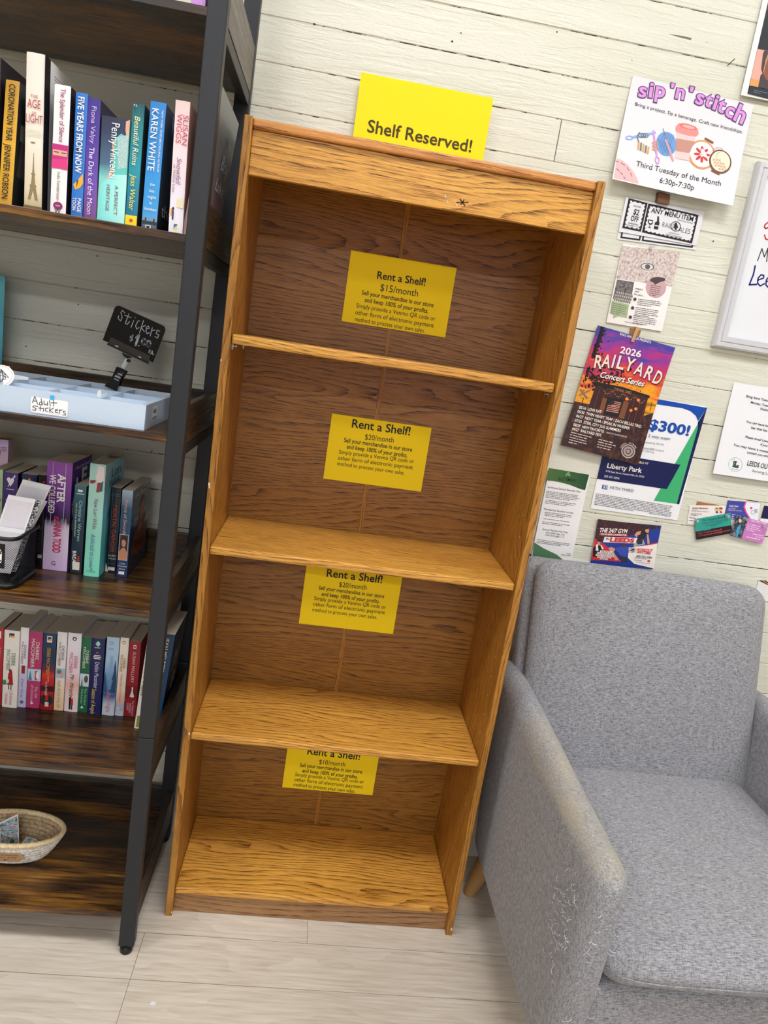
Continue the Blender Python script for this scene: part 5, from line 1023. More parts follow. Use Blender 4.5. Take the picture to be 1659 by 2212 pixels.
bS(zD, 'blue paperback with a bare chested figure on the front cover', sD(866, 1126), sD(945, 1137), sD(936, 481), .165, GR('blue_portrait_spine', 2, [(0, '#20305e'), (.16, '#1f3f6c'), (.35, '#1c4a6c'), (.8, '#24506e'), (1, '#9fb0bb')], .06), GR('deep_blue_cover', 2, [(0, '#152a38'), (.3, '#14263f'), (.6, '#1b3a63'), (.9, '#3a4250'), (1, '#5a5a60')], .12, .25), [('Prince of Swords', .90, .50, .5, .32, P('#d9a586', .45), dict(shear=.25)), ('Linda', 'H', .155, .24, .78, Wh, dict(shear=.2)), ('Winstead', 'H', .125, .06, .95, Wh, dict(shear=.2)), ('Jones', 'H', .092, .2, .78, Wh, dict(shear=.2))], [(R4(.06, .92, .20, .50), P('#e0d3c6', .6)), (R4(.1, .88, .206, .495), P('#3a3230', .5)), ([(.1, .206), (.88, .206), (.85, .3), (.6, .35), (.35, .34), (.12, .3)], sk), (oval(.5, .405, .2, .05), sk), ([(.3, .43), (.35, .475), (.6, .48), (.72, .45), (.68, .42), (.5, .445)], P('#1d1614', .5)), (R4(.2, .75, .035, .07), Wh)], GD, ctext=[('Linda Winstead Jones', .12, .90, .85, .011, Wh, dict(shear=.2)), ('Prince', .2, .28, .5, .02, P('#3a1d18', .5), dict(shear=.3)), ('of', .55, .2, .12, .014, P('#8a3a32', .5), dict(shear=.3))], cpics=[([(.1, .24), (.5, .16), (.95, .2), (.95, .5), (.72, .60), (.55, .62), (.40, .56), (.2, .42)], skd), ([(.48, .58), (.66, .58), (.68, .76), (.62, .82), (.5, .8), (.46, .7)], sk), ([(.42, .74), (.46, .82), (.56, .87), (.68, .85), (.7, .76), (.6, .79), (.48, .77)], Dk('#181214')), ([(.42, .44), (.62, .46), (.6, .54), (.45, .53)], P('#a86a4e', .4)), ([(.75, .5), (.95, .5), (.95, .62), (.8, .62)], P('#c9b8a6', .5)), ([(.14, .66), (.34, .66), (.34, .668), (.14, .668)], P('#cfd8e2', .5)), ([(.14, .64), (.36, .64), (.36, .648), (.14, .648)], P('#cfd8e2', .5)), ([(.14, .62), (.36, .62), (.36, .628), (.14, .628)], P('#cfd8e2', .5))])
sD3 = K(0, 930, 6.146); yD = .075
bS(zD, 'pale green paperback at the left edge behind the mesh basket', (-24, 1236), (-1, 1238), (-4, 1014.5), .11, P('#a8bd95', .5), P('#9fb48c', .5), [('Lauren', .7, .2, .7, .4, P('#2f4a32', .5))], (), GD, y=yD)
bS(zD, 'dark purple paperback with a white heart and arrow', (0.3, 1238), (30.5, 1241), (9.5, 1019.5), .11, GR('purple_heart_spine', 2, [(0, '#2a1d3f'), (.6, '#3f2a66'), (1, '#4d3478')], .06), Dk('#2a1d3f'), [('The', 'H', .66, .1, .78, P('#e6def2', .5), dict(shear=.3))], [([(.5, .85), (.3, .90), (.22, .925), (.3, .945), (.42, .945), (.5, .93), (.6, .945), (.72, .94), (.75, .92), (.68, .89)], Wh), ([(.66, .95), (.8, .985), (.84, .955)], Wh), ([(.3, .845), (.36, .845), (.8, .96), (.76, .965)], Wh), (R4(.2, .8, .815, .82), Wh)], GD, y=yD)
bS(zD, 'navy paperback with an orange jewel emblem', (38, 1241), (70.5, 1244), (47.5, 1023), .11, Dk('#22264a'), Dk('#1a1c38'), [('Nora', .8, .3, .5, .4, Gd)], [([(.5, .86), (.34, .89), (.34, .92), (.42, .94), (.5, .965), (.6, .94), (.68, .92), (.68, .89)], P('#e8a04c', .5)), ([(.5, .91), (.42, .925), (.5, .955), (.6, .925)], P('#d8642a', .5))], GD, y=yD)
bS(zD, 'black paperback with a red flourish, half hidden by the purple spine', (74, 1244), (88.5, 1245), (83.5, 1025.5), .11, Dk('#17151a'), Dk('#141216'), [('CHRISTINE FEEHAN', .7, .15, .4, .42, P('#4d4a50', .5))], [([(.5, .93), (1, .94), (1, .91), (.7, .915)], P('#a83232', .5)), (R4(.35, 1, .085, .125), P('#cfc9c0', .6)), (oval(.4, .42, .35, .02), P('#6d5a4c', .5))], GD, y=yD)
a = aty((26, 953), .17)
book('tall lilac book standing crosswise behind the row on the fourth shelf', a.x - .16, a.x, .150, zD, aty((26, 953), .150).z - zD, .030, GR('lilac_cover', 2, [(0, '#e2a58c'), (.7, '#d9b8bb'), (1, '#c3b0dc')], .04), Dk('#c9a8b0'), [], [(oval(.80, .88, .10, .07), Bk), (oval(.84, .82, .05, .05), P('#c98a4e', .5)), (R4(.90, .98, .93, .935), P('#8d5f63', .5)), (R4(.90, .98, .915, .92), P('#8d5f63', .5)), (R4(.90, .98, .90, .905), P('#8d5f63', .5))], None)

# shelf E: the row of holiday paperbacks
e1, e2 = K(0, 1300, 4.8875), K(150, 1300, 4.883); zE = SH[4]; GE = 'paperbacks on the fifth shelf'
dm = lambda a, b, m, u=(.68, .34), hf=.25, a2=None: [('DEBBIE', a - .04, a - .04 - (a - b) * .62, u[0], hf, m), ('MACOMBER', a2 or a, b, u[1], hf, m)]
logo = lambda: [(R4(.33, .68, .91, .965), P('#2c3c66', .5)), ([(.33, .91), (.68, .91), (.66, .94), (.5, .93), (.42, .945)], P('#f0a92c', .5))]
bS(zE, 'red spined paperback at the left end of the holiday row', (-16, 1523), (2.5, 1524.5), (-4.5, 1356.5), .105, Dk('#b3202c'), Dk('#a01c28'), [('DEBBIE MACOMBER', .76, .30, .5, .42, Wh)], [(R4(.3, .72, .87, .96), Wh), (R4(.3, .7, .2, .3), P('#e6ddd5', .6))], GE)
bS(zE, 'cream paperback with a red coated figure on the spine', e1(15, 1110), e1(174, 1126), e1(63, 298), .105, P('#f1ece2', .5), P('#e9e2d4', .5), dm(.76, .49, P('#6d8a72', .5)) + [('Christmas', .24, .04, .62, .2, P('#d9707a', .5), dict(shear=.3)), ('Wishes', .2, .05, .3, .2, P('#d9707a', .5), dict(shear=.3))], logo() + [([(.38, .46), (.62, .48), (.72, .3), (.3, .3)], P('#a8242c', .5)), (oval(.5, .485, .1, .02), P('#8d1c24', .5)), (R4(.4, .46, .24, .3), Bk), (R4(.56, .62, .24, .3), Bk), (oval(.14, .33, .14, .035), P('#4f8a4c', .5)), (oval(.34, .35, .1, .03), P('#e4ddd8', .5))], GE)
bS(zE, 'narrow white and lavender paperback with a red door picture', e1(182, 1113), e1(270, 1119), e1(240, 271), .115, GR('lavender_spine', 2, [(0, '#c3bfe0'), (.45, '#cfcae6'), (.5, '#ece9ef'), (1, '#f1eef0')], .02), P('#dedae6', .5), dm(.83, .55, P('#8a5a80', .5), hf=.27) + [('Dear Santa', .37, .13, .5, .3, P('#7d6a9a', .5), dict(shear=.3))], [(R4(.05, .95, .42, .535), P('#dcd6dd', .5)), (R4(.3, .75, .43, .53), P('#8d2530', .5)), (oval(.5, .07, .24, .022), P('#5c6486', .5))], GE)
bS(zE, 'magenta paperback with a snowy picture and white lettering', e1(275, 1115), e1(414, 1131), e1(329, 316), .105, P('#b83a6c', .4), P('#a83462', .4), dm(.92, .54, Wh, hf=.25) + [('The Gift', .30, .14, .72, .2, P('#f0c3d2', .5), dict(shear=.2)), ('of Christmas', .32, .06, .42, .2, P('#f0c3d2', .5), dict(shear=.2))], [(R4(0, 1, .365, .52), P('#bcd8ea', .5)), ([(.05, .37), (.2, .5), (.35, .37)], P('#4f8a96', .5)), (R4(.55, .75, .375, .5), P('#d8404a', .5)), (oval(.75, .44, .12, .05), Wh), ([(.3, .06), (.4, .09), (.55, .065), (.4, .05)], Wh)], GE)
bS(zE, 'navy and red paperback with a wreath at the foot', e1(420, 1135), e1(552, 1153), e1(479, 329), .105, GR('navy_red_spine', 2, [(0, '#9a1420'), (.16, '#b01c24'), (.40, '#c02a26'), (.46, '#d83a22'), (.52, '#6d2a3c'), (.62, '#1d3554'), (1, '#22405e')], .03), Dk('#2a1c2c'), [('DEBBIE MACOMBER', .82, .47, .5, .27, P('#d9a548', .45)), ('HOME', .46, .38, .55, .16, P('#e8a8a0', .5)), ('for the Holidays', .38, .2, .45, .2, P('#f0c9bc', .5), dict(shear=.3))], [(R4(.3, .7, .885, .965), Wh), (R4(.36, .64, .9, .955), P('#2c3c66', .5)), ([(.36, .9), (.64, .9), (.6, .93), (.42, .92)], P('#f0a92c', .5)), (R4(0, 1, .25, .32), P('#3a0d12', .5)), (oval(.5, .135, .48, .08), P('#1d2b1c', .5)), (oval(.5, .2, .14, .022), P('#d83038', .5)), ([(.42, .2), (.58, .2), (.62, .13), (.38, .13)], P('#c9242c', .5)), (R4(.38, .68, .05, .11), P('#e3c9bd', .5))], GE)
bS(zE, 'white to peach paperback with a small snow scene', e1(560, 1145), e1(666, 1151), e1(629, 320), .105, GR('peach_spine', 2, [(0, '#edc79a'), (.3, '#f0dcc0'), (.42, '#efe6dc'), (1, '#f2f0f0')], .03), P('#ece6de', .5), dm(.88, .575, P('#7a7276', .5), hf=.27) + [('Jingle All the Way', .40, .10, .5, .3, P('#b09468', .5), dict(shear=.3))], [(R4(0, 1, .42, .545), P('#a9c6da', .5)), (oval(.4, .5, .25, .03), P('#7d7466', .5)), (R4(.5, .8, .43, .49), P('#d8a88c', .5)), (oval(.5, .06, .16, .022), P('#c9962e', .5)), (oval(.5, .06, .09, .012), P('#edc79a', .5))], GE)
bS(zE, 'white to pink paperback with a couple in silhouette', e1(672, 1155), e2(80, 1168), e2(6, 327), .118, GR('blush_spine', 2, [(0, '#f1dfe2'), (.2, '#f0d3cc'), (.35, '#eab3a4'), (.5, '#efdde2'), (1, '#efeef4')], .05), P('#e9e9f2', .45), dm(.76, .50, P('#c9607c', .5), hf=.25) + [('Mr. Miracle', .49, .2, .5, .3, P('#4a4448', .5), dict(shear=.3))], [(oval(.5, .93, .16, .024), Bk), (oval(.5, .928, .09, .012), Wh), ([(.34, .18), (.5, .2), (.5, .03), (.36, .03)], Bk), ([(.5, .17), (.64, .18), (.68, .09), (.5, .09)], P('#c92a34', .5)), (R4(.54, .62, .03, .09), Bk)], GE)
bS(zE, 'green paperback with a snowy house picture', e2(85, 1163), e2(187, 1166), e2(161, 376), .105, Dk('#1c6a48'), Dk('#185a3c'), dm(.88, .59, P('#e6ecd8', .5), hf=.28) + [('The Perfect', .33, .1, .72, .22, P('#b9d8c0', .5)), ('Christmas', .32, .12, .36, .22, P('#b9d8c0', .5))], [(R4(0, 1, .35, .52), P('#cfdce4', .5)), (oval(.68, .45, .22, .05), P('#5c564e', .5)), ([(.1, .35), (.25, .47), (.36, .35)], P('#6d7a7c', .5)), ([(.25, .06), (.4, .09), (.6, .06), (.4, .05)], Wh)], GE)
bS(zE, 'navy paperback with a pale green gem at the top', e2(183, 1190), e2(320, 1204), e2(263, 382), .105, Dk('#1b1f58'), Dk('#161a48'), [('Debbie Macomber', .70, .36, .55, .33, P('#c9c4d8', .5), dict(bold=.006)), ('Season of Angels', .35, .02, .45, .33, P('#d8b45c', .45), dict(bold=.006)), ('AVON', 'H', .875, .25, .7, Wh), ('#1', 'H', .81, .4, .6, P('#d8b45c', .5))], [([(.5, .895), (.3, .925), (.42, .955), (.5, .965), (.62, .95), (.68, .92)], P('#9fd8c4', .4)), (R4(.25, .75, .775, .785), Wh), (R4(.2, .8, .755, .765), Wh), (R4(.25, .75, .735, .745), Wh)], GE)
bS(zE, 'light blue paperback with a dark fir tree', e2(338, 1190), e2(467, 1208), e2(421, 372), .105, GR('night_snow_spine', 2, [(0, '#cfdae2'), (.14, '#c3d2de'), (.25, '#3f5f9a'), (.45, '#5f8fc0'), (.7, '#a9c9e2'), (1, '#b5cfe4')], .08), P('#a9bfd2', .5), [('DEBBIE MACOMBER', .77, .34, .5, .26, P('#8aa8c8', .5)), ('Starry Night', .31, .05, .5, .32, P('#e0707e', .5), dict(shear=.25))], [([(.82, .72), (.72, .6), (.78, .6), (.62, .46), (.72, .46), (.5, .3), (.98, .3), (.98, .5)], P('#24486c', .5)), ([(.08, .55), (0, .45), (.0, .3), (.3, .3), (.2, .42)], P('#2f5580', .5)), (oval(.42, .925, .14, .022), P('#7d96b0', .5)), (oval(.42, .925, .09, .013), P('#b5cfe4', .5)), (R4(.2, .6, .86, .865), P('#6d88a4', .5)), (R4(.22, .62, .845, .85), P('#6d88a4', .5))], GE)
bS(zE, 'cream and peach paperback with sheep at the foot', e2(475, 1200), e2(567, 1208), e2(579, 381), .105, GR('peach_sky_spine', 2, [(0, '#c9d3e2'), (.13, '#a9b4d0'), (.19, '#e0b49c'), (.35, '#f0dcc6'), (1, '#f0e8d8')], .04), P('#e6ddcc', .5), dm(.79, .57, P('#8d6a58', .5), hf=.27) + [('Twelve Days of Christmas', .55, .19, .5, .3, P('#d88a7c', .5), dict(shear=.25))], [(oval(.45, .94, .2, .022), P('#8d8a80', .5)), (oval(.45, .938, .13, .013), P('#f0e8d8', .5)), (oval(.35, .1, .2, .02), P('#ddc9b0', .5)), (oval(.7, .085, .18, .02), P('#c9a98a', .5))], GE)
bS(zE, 'dark red paperback with a white dress on the spine', e2(575, 1205), e2(692, 1218), e2(681, 420), .105, Dk('#9a1826'), Dk('#861420'), [('SUSAN MALLERY', .87, .46, .5, .26, P('#e8c9c9', .5)), ('The CHRISTMAS', .22, .02, .72, .16, P('#e8c9c9', .5)), ('WEDDING', .19, .05, .48, .16, P('#e8c9c9', .5)), ('GUEST', .19, .08, .26, .16, P('#e8c9c9', .5))], [(R4(.36, .62, .905, .955), Wh), (R4(.42, .56, .915, .945), P('#9a1826', .5)), (R4(.05, .95, .25, .41), P('#7a0f1c', .5)), ([(.5, .4), (.62, .4), (.62, .34), (.78, .27), (.6, .26), (.35, .27), (.5, .34)], P('#ece6e0', .5))], GE)
yM = .056
a = atz((293.4, 1565), zE); hM = aty((359.6, 1369), yM).z - zE
book('cream spined paperback leaning beside the front post on the fifth shelf', -.1225, -.110, .050, zE, .215, .13, P('#efe8da', .5), P('#e6dfd0', .5), [('A Little Light', .9, .4, .5, .4, P('#4a5a3c', .5))], [(R4(.3, .9, .02, .16), P('#8d944a', .5, amt=.5, scale=400))], GE, lean=.06)
c1, c2_ = aty((359.6, 1369), yM), aty((379.9, 1371), yM); cb = aty((336.5, 1567), yM)
book('dark blue paperback with a black cover at the right end of the fifth shelf', -.108, -.0665, yM, zE, c1.z - zE - .001, .15, GR('deep_teal_spine', 2, [(0, '#1d4a86'), (.4, '#1f4468'), (1, '#1f3d56')], .04), Dk('#0d0c12'), [('JEAN MELTZER', .96, .60, .62, .24, P('#e6dcc0', .5)), ('THE', .50, .44, .6, .2, P('#dfe3e3', .5)), ('Matzah Ball', .42, .05, .6, .34, P('#dfe3e3', .5), dict(shear=.2))], [(oval(.6, .545, .1, .016), P('#8fb3c8', .5))], GE, lean=.075, ctext=[('M', .2, .55, .4, .05, P('#b9bdc4', .5), dict(shear=.3)), ('B', .35, .3, .3, .04, P('#b9bdc4', .5), dict(shear=.3))])

# ------------------------------------------------------------------ sticker tray, sign, basket of sticker packs, woven basket
zC = SH[2]
ty = P('#c3d3e3', .3, amt=.02); tx0, tx1, ty0, ty1, tz1 = -.62, -.1165, -.104, .187, zC + .050
tr = thing('sticker_tray', 'pale blue divided plastic tray labelled Adult Stickers on the third shelf', 'tray', (-.36, .04, zC))
mb = MB(); mb.box(tx0, tx1, ty0, ty1, zC + .0005, zC + .003, ty); obj('tray_floor', mb, tr)
mb = MB(); w = .0028
mb.add([(tx0, ty0, zC + .0004), (tx1, ty0, zC + .0004), (tx1, ty1, zC + .0004), (tx0, ty1, zC + .0004), (tx0 - .001, ty0 - .001, tz1), (tx1 + .001, ty0 - .001, tz1), (tx1 + .001, ty1 + .001, tz1), (tx0 - .001, ty1 + .001, tz1)], [(0, 1, 5, 4), (1, 2, 6, 5), (2, 3, 7, 6), (3, 0, 4, 7)], ty)
mb.add([(tx0 + w, ty0 + w, zC + .003), (tx1 - w - .004, ty0 + w, zC + .003), (tx1 - w - .004, ty1 - w, zC + .003), (tx0 + w, ty1 - w, zC + .003), (tx0 + w, ty0 + w, tz1), (tx1 - w - .006, ty0 + w, tz1), (tx1 - w - .006, ty1 - w, tz1), (tx0 + w, ty1 - w, tz1)], [(4, 5, 1, 0), (5, 6, 2, 1), (6, 7, 3, 2), (7, 4, 0, 3)], ty)
mb.add([(tx0 - .001, ty0 - .001, tz1), (tx1 + .001, ty0 - .001, tz1), (tx1 + .001, ty1 + .001, tz1), (tx0 - .001, ty1 + .001, tz1), (tx0 + w, ty0 + w, tz1), (tx1 - w - .006, ty0 + w, tz1), (tx1 - w - .006, ty1 - w, tz1), (tx0 + w, ty1 - w, tz1)], [(0, 1, 5, 4), (1, 2, 6, 5), (2, 3, 7, 6), (3, 0, 4, 7)], ty)
obj('tray_wall', mb, tr)
for y in (-.012, .088):
    mb = MB(); mb.box(tx0 + w, tx1 - w - .005, y, y + .0018, zC + .003, tz1 - .003, ty); obj('divider', mb, tr)
for x in (-.213, -.312, -.412, -.512):
    mb = MB(); mb.box(x, x + .0018, ty0 + w, ty1 - w, zC + .003, tz1 - .003, ty); obj('divider', mb, tr)
cT = K(0, 560, 6.145); yL = ty0 - .0013
q = [aty(cT(*p), yL) for p in ((412, 1815), (905, 1892), (885, 2108), (392, 2018))]; lx0, lx1 = q[0].x, q[1].x; lz0, lz1 = (q[2].z + q[3].z) / 2, (q[0].z + q[1].z) / 2
def rrect(x0, x1, z0, z1, r, n=5):
    out = []
    for cx, cz, a0 in ((x1 - r, z1 - r, 0), (x0 + r, z1 - r, 90), (x0 + r, z0 + r, 180), (x1 - r, z0 + r, 270)):
        for k in range(n + 1): a = math.radians(a0 + 90 * k / n); out.append((cx + r * math.cos(a), cz + r * math.sin(a)))
    return out
mb = MB(); mb.poly([(x, yL, z) for x, z in rrect(lx0, lx1, lz0, lz1, .004)], P('#f4f3f2', .4, amt=.01)); lab = obj('label', mb, tr); lab['label'] = 'white sticker hand lettered Adult Stickers'
mb = MB(); mk = P('#4a4a52', .5)
for st in (((430, 1905), (462, 1820), (500, 1925)), ((440, 1880), (490, 1885)), ((560, 1905), (545, 1895), (525, 1905), (520, 1930), (545, 1935), (562, 1910)), ((545, 1850), (562, 1935)), ((585, 1880), (585, 1925), (605, 1935), (625, 1920)), ((632, 1890), (632, 1945)), ((655, 1870), (668, 1950)), ((710, 1875), (715, 1950)), ((678, 1905), (755, 1908)),
           ((500, 1955), (450, 1945), (435, 1960), (480, 1985), (470, 2005), (432, 2000)), ((535, 1950), (532, 2010)), ((512, 1975), (565, 1980)), ((578, 1975), (575, 2020)), ((640, 1975), (605, 1980), (600, 2010), (635, 2025)), ((660, 1965), (660, 2035)), ((710, 1975), (662, 2005), (705, 2040)), ((735, 2010), (765, 2005), (760, 1990), (738, 1995), (735, 2030), (770, 2040)), ((790, 1995), (785, 2050)), ((788, 2010), (825, 2000)), ((870, 2020), (840, 2015), (845, 2035), (870, 2050), (868, 2070), (835, 2065))):
    mb.ribbon([aty(cT(*p), yL - .0002) for p in st], .0014, (0, -1, 0), mk)
obj('handwriting', mb, lab)
mb = MB(); c0 = aty(cT(693, 1835), yL - .0003); mb.box(c0.x - .004, c0.x + .004, yL - .0004, yL - .0002, c0.z - .005, c0.z + .004, P('#3fb0e0', .5)); obj('tape_piece', mb, tr)
mb = MB(); xs = tx1 + .0014; rp = rrect(0, .043, 0, .030, .004); mb.poly([(xs, ty0 + .052 + a, zC + .012 + b) for a, b in rp], P('#eceae8', .4)); l2 = obj('label', mb, tr)
mb = MB(); text3(mb, 'Adult', (xs + .0003, ty0 + .058, zC + .028), (0, 1, 0), (0, 0, 1), mk, .028, .010, .01); text3(mb, 'stickers', (xs + .0003, ty0 + .056, zC + .015), (0, 1, 0), (0, 0, 1), mk, .036, .009, .01); obj('handwriting', mb, l2)
# loose stickers in the tray
def disc(c, n, r, d, m, seg=28):
    n = Vector(n).normalized(); e1 = n.orthogonal().normalized(); e2 = n.cross(e1); c = Vector(c)
    return [c + (e1 * math.cos(2 * math.pi * k / seg) + e2 * math.sin(2 * math.pi * k / seg)) * r for k in range(seg)]
wst = P('#eeeeec', .4, amt=.01)
n_ = Vector((.12, -.85, .5)).normalized(); c = aty((2, 812), -.03); mb = MB(); mb.slab(disc(c, n_, .024, 0, 0), -n_ * .0006, wst); o = obj('round_sticker', mb, loc=tuple(c - Vector((0, 0, .02)))); tag(o, 'round white sticker with a dark drawing at the left end of the tray', 'sticker')
e1 = n_.orthogonal().normalized(); e2 = n_.cross(e1); mb = MB()
rg = random.Random(11); pts = [c + n_ * .0004 + e1 * (.010 * math.cos(k * .9)) + e2 * (.012 * math.sin(k * 1.3)) for k in range(26)]; mb.ribbon(pts, .0011, n_, P('#3a3636', .6)); mb.ribbon([c + n_ * .0004 + e1 * .0205 * math.cos(k / 6) + e2 * .0205 * math.sin(k / 6) for k in range(39)], .0008, n_, P('#c9b05a', .5)); obj('drawing', mb, o)
b_ = aty((8, 806), .03); mb = MB(); q = [aty(p, .03) for p in ((10, 808), (14, 791), (20, 791), (23, 800), (26, 808), (62, 815), (60, 821), (15, 818))]; mb.slab([tuple(p) for p in q][::-1], (0, .0008, 0), wst); tag(obj('sticker', mb, loc=tuple(b_)), 'white cut out sticker with a rounded tip behind the round sticker', 'sticker')
q = [aty(p, -.05) for p in ((210, 857), (210, 848), (213, 843), (218, 843), (219, 851), (217, 858))]; mb = MB(); mb.slab([tuple(p) for p in q][::-1], (0, .0006, 0), wst)
mb.add([tuple(q[4]), tuple(aty((234, 848), -.035)), tuple(aty((219, 858), -.05))], [(0, 1, 2)], wst); tag(obj('folded_sticker', mb, loc=tuple(q[0])), 'small folded white sticker standing in the front middle of the tray', 'sticker')

# price sign clipped on the tray
cS = K(200, 640, 9.217); yS = .165
sg = thing('price_sign', 'tilted black Stickers $1.00 sign on a clip at the back of the tray', 'price sign', tuple(aty((262, 838), .186)))
c_tl, c_tr, c_br, c_bl = [aty(cS(*p), yS) for p in ((455, 165), (1470, 600), (1208, 1332), (213, 862))]
ex = ((c_tr - c_tl) + (c_br - c_bl)).normalized(); ez = Vector((-ex.z, 0, ex.x)); ctr = (c_tl + c_tr + c_br + c_bl) / 4; sw = ((c_tr - c_tl).length + (c_br - c_bl).length) / 2; shh = ((c_tl - c_bl).length + (c_tr - c_br).length) / 2
def SP(a, b, d=0.0): return ctr + ex * a + ez * b + Vector((0, -d, 0))
rr = rrect(-sw / 2, sw / 2, -shh / 2, shh / 2, .0003)
pl = [p for p in rrect(-sw / 2, sw / 2, -shh / 2, shh / 2, .010, 8) if p[1] > 0] + [(-sw / 2, -shh / 2), (sw / 2, -shh / 2)]
mb = MB(); mb.slab([tuple(SP(a, b)) for a, b in pl], (0, .0016, 0), P('#08080a', .16, amt=.02)); brd = obj('board', mb, sg)
mb = MB(); chk = P('#b9b9bf', .6)
for st in (((640, 335), (600, 280), (560, 330), (590, 410), (560, 495), (505, 440), (520, 390)), ((725, 345), (650, 540), (690, 560), (740, 500)), ((640, 375), (765, 428)), ((820, 480), (765, 620)), ((845, 425), (848, 432)), ((940, 490), (905, 490), (855, 590), (880, 655), (925, 620)), ((1015, 480), (935, 730)), ((1050, 580), (965, 620), (1030, 700)), ((1070, 650), (1130, 640), (1110, 590), (1070, 620), (1065, 700), (1085, 750), (1130, 720)), ((1190, 625), (1145, 795)), ((1170, 690), (1245, 670)), ((1340, 700), (1290, 670), (1265, 740), (1320, 770), (1290, 835), (1240, 800)),
           ((1160, 1075), (1135, 1065), (1118, 1120), (1145, 1135)), ((1125, 1095), (1148, 1103)), ((1160, 1150), (1190, 1085), (1195, 1165)), ((1172, 1135), (1195, 1140)), ((1220, 1155), (1222, 1160))): mb.ribbon([aty(cS(*p), yS - .0003) for p in st], .0017, (0, -1, 0), chk)
for st, w_ in ((((800, 800), (760, 790), (745, 825), (800, 850), (785, 880), (740, 870)), .002), (((805, 765), (755, 905)), .002), (((870, 820), (925, 775), (855, 975)), .0048), (((915, 980), (918, 985)), .0032)): mb.ribbon([aty(cS(*p), yS - .0003) for p in st], w_, (0, -1, 0), chk)
for cx, cy in ((1020, 905), (1115, 945)): mb.ribbon([aty(cS(cx + 38 * math.cos(k * .5236) - 12 * math.sin(k * .5236), cy + 14 * math.cos(k * .5236) + 58 * math.sin(k * .5236)), yS - .0003) for k in range(13)], .0038, (0, -1, 0), chk)
obj('chalk_lettering', mb, brd)
def plate(quad, d0, d1, m, name, par=None, bevel=.0006):
    q = [aty(cS(*p), yS) for p in quad]; mb = MB(); mb.slab([(p.x, yS - d1, p.z) for p in q][::-1], (0, d1 - d0, 0), m); return obj(name, mb, par or sg, bevel)
smk = NT('smoky_plastic'); smk.b.inputs['Base Color'].default_value = (.045, .038, .034, 1); n = smk.noise(smk.coord((30, 30, 30)), 1.0, 3); smk.fin(smk.mix(n, '#2b2724', '#4a4038'), .2)
plate([(372, 815), (1155, 1185), (1110, 1340), (310, 940)], .0006, .003, smk.mat, 'clip_jaw'); plate([(312, 925), (1140, 1310), (1110, 1345), (305, 965)], .0006, .006, black_pl, 'clip_lip')
for a in ((485, 1010), (940, 1225)): plate([(a[0] - 20, a[1] - 42), (a[0] + 42, a[1] - 15), (a[0] + 22, a[1] + 42), (a[0] - 40, a[1] + 12)], .003, .0052, chrome, 'metal_clasp')
plate([(590, 1120), (800, 1215), (690, 1240), (620, 1190)], -.004, .003, black_pl, 'clip_neck')
a, b = aty(cS(700, 1275), yS - .001), aty(cS(620, 1410), yS + .006); mb = MB(); mb.tube([a + (a - b) * .15, a, b], [.0028, .0062, .0062], white_pl, 14); obj('white_joint', mb, sg)
mb = MB(); c0 = aty(cS(705, 1285), yS - .007); mb.cyl(c0, (0, 1, 0), .0036, .012, black_pl, 14); obj('pivot', mb, sg)
top, bot = aty(cS(590, 1450), yS + .012), aty(cS(400, 1800), .184); up_ = (top - bot).normalized()
for s_, nm in ((-1, 'front_jaw'), (1, 'rear_jaw')):
    mb = MB(); off = Vector((0, .004 * s_, 0)); sx = ex * .0125; f0 = Vector((0, .011 * s_, 0))
    A, B = top, bot - up_ * .004
    q = [A - sx + off, A + sx + off, A * .5 + B * .5 + sx * .8 + off * 1.6, B + sx * 1.15 + f0, B - sx * 1.15 + f0, A * .5 + B * .5 - sx * .8 + off * 1.6]
    if s_ < 0: q = [(p.x, p.y - .0, p.z) for p in q]
    mb.slab([tuple(p) for p in q][::-1] if s_ > 0 else [tuple(p) for p in q][::-1], (0, .0028, 0), black_pl); obj(nm, mb, sg, .0008)
for k, (u, v) in enumerate(((545, 1555), (500, 1605), (475, 1660))):
    c0 = aty(cS(u, v), yS - .002); mb = MB(); d_ = ex * (.0055 if k != 1 else .0065); mb.slab([tuple(c0 - d_ - ez * (.0014 if k != 1 else .0024)), tuple(c0 + d_ - ez * (.0014 if k != 1 else .0024)), tuple(c0 + d_ + ez * (.0014 if k != 1 else .0024)), tuple(c0 - d_ + ez * (.0014 if k != 1 else .0024))], (0, .012, 0), chrome); obj('spring_plate', mb, sg)

# teal card at the left edge of the third shelf
q = [aty(p, .255) for p in ((-60, 588), (9.5, 597), (2, 722), (-60, 712))]
s = Sheet('teal_card', 'teal painted card at the left edge of the photo above the tray', 'card', q[1].x - .14, q[1].x, SH[2] + .003, q[1].z, .255, GR('teal_card_print', 2, [(0, '#2f7f94'), (.4, '#4fb0c4'), (1, '#6cc6d0')], .25, .5), bend=lambda u, v: -.004 * v); s.done()

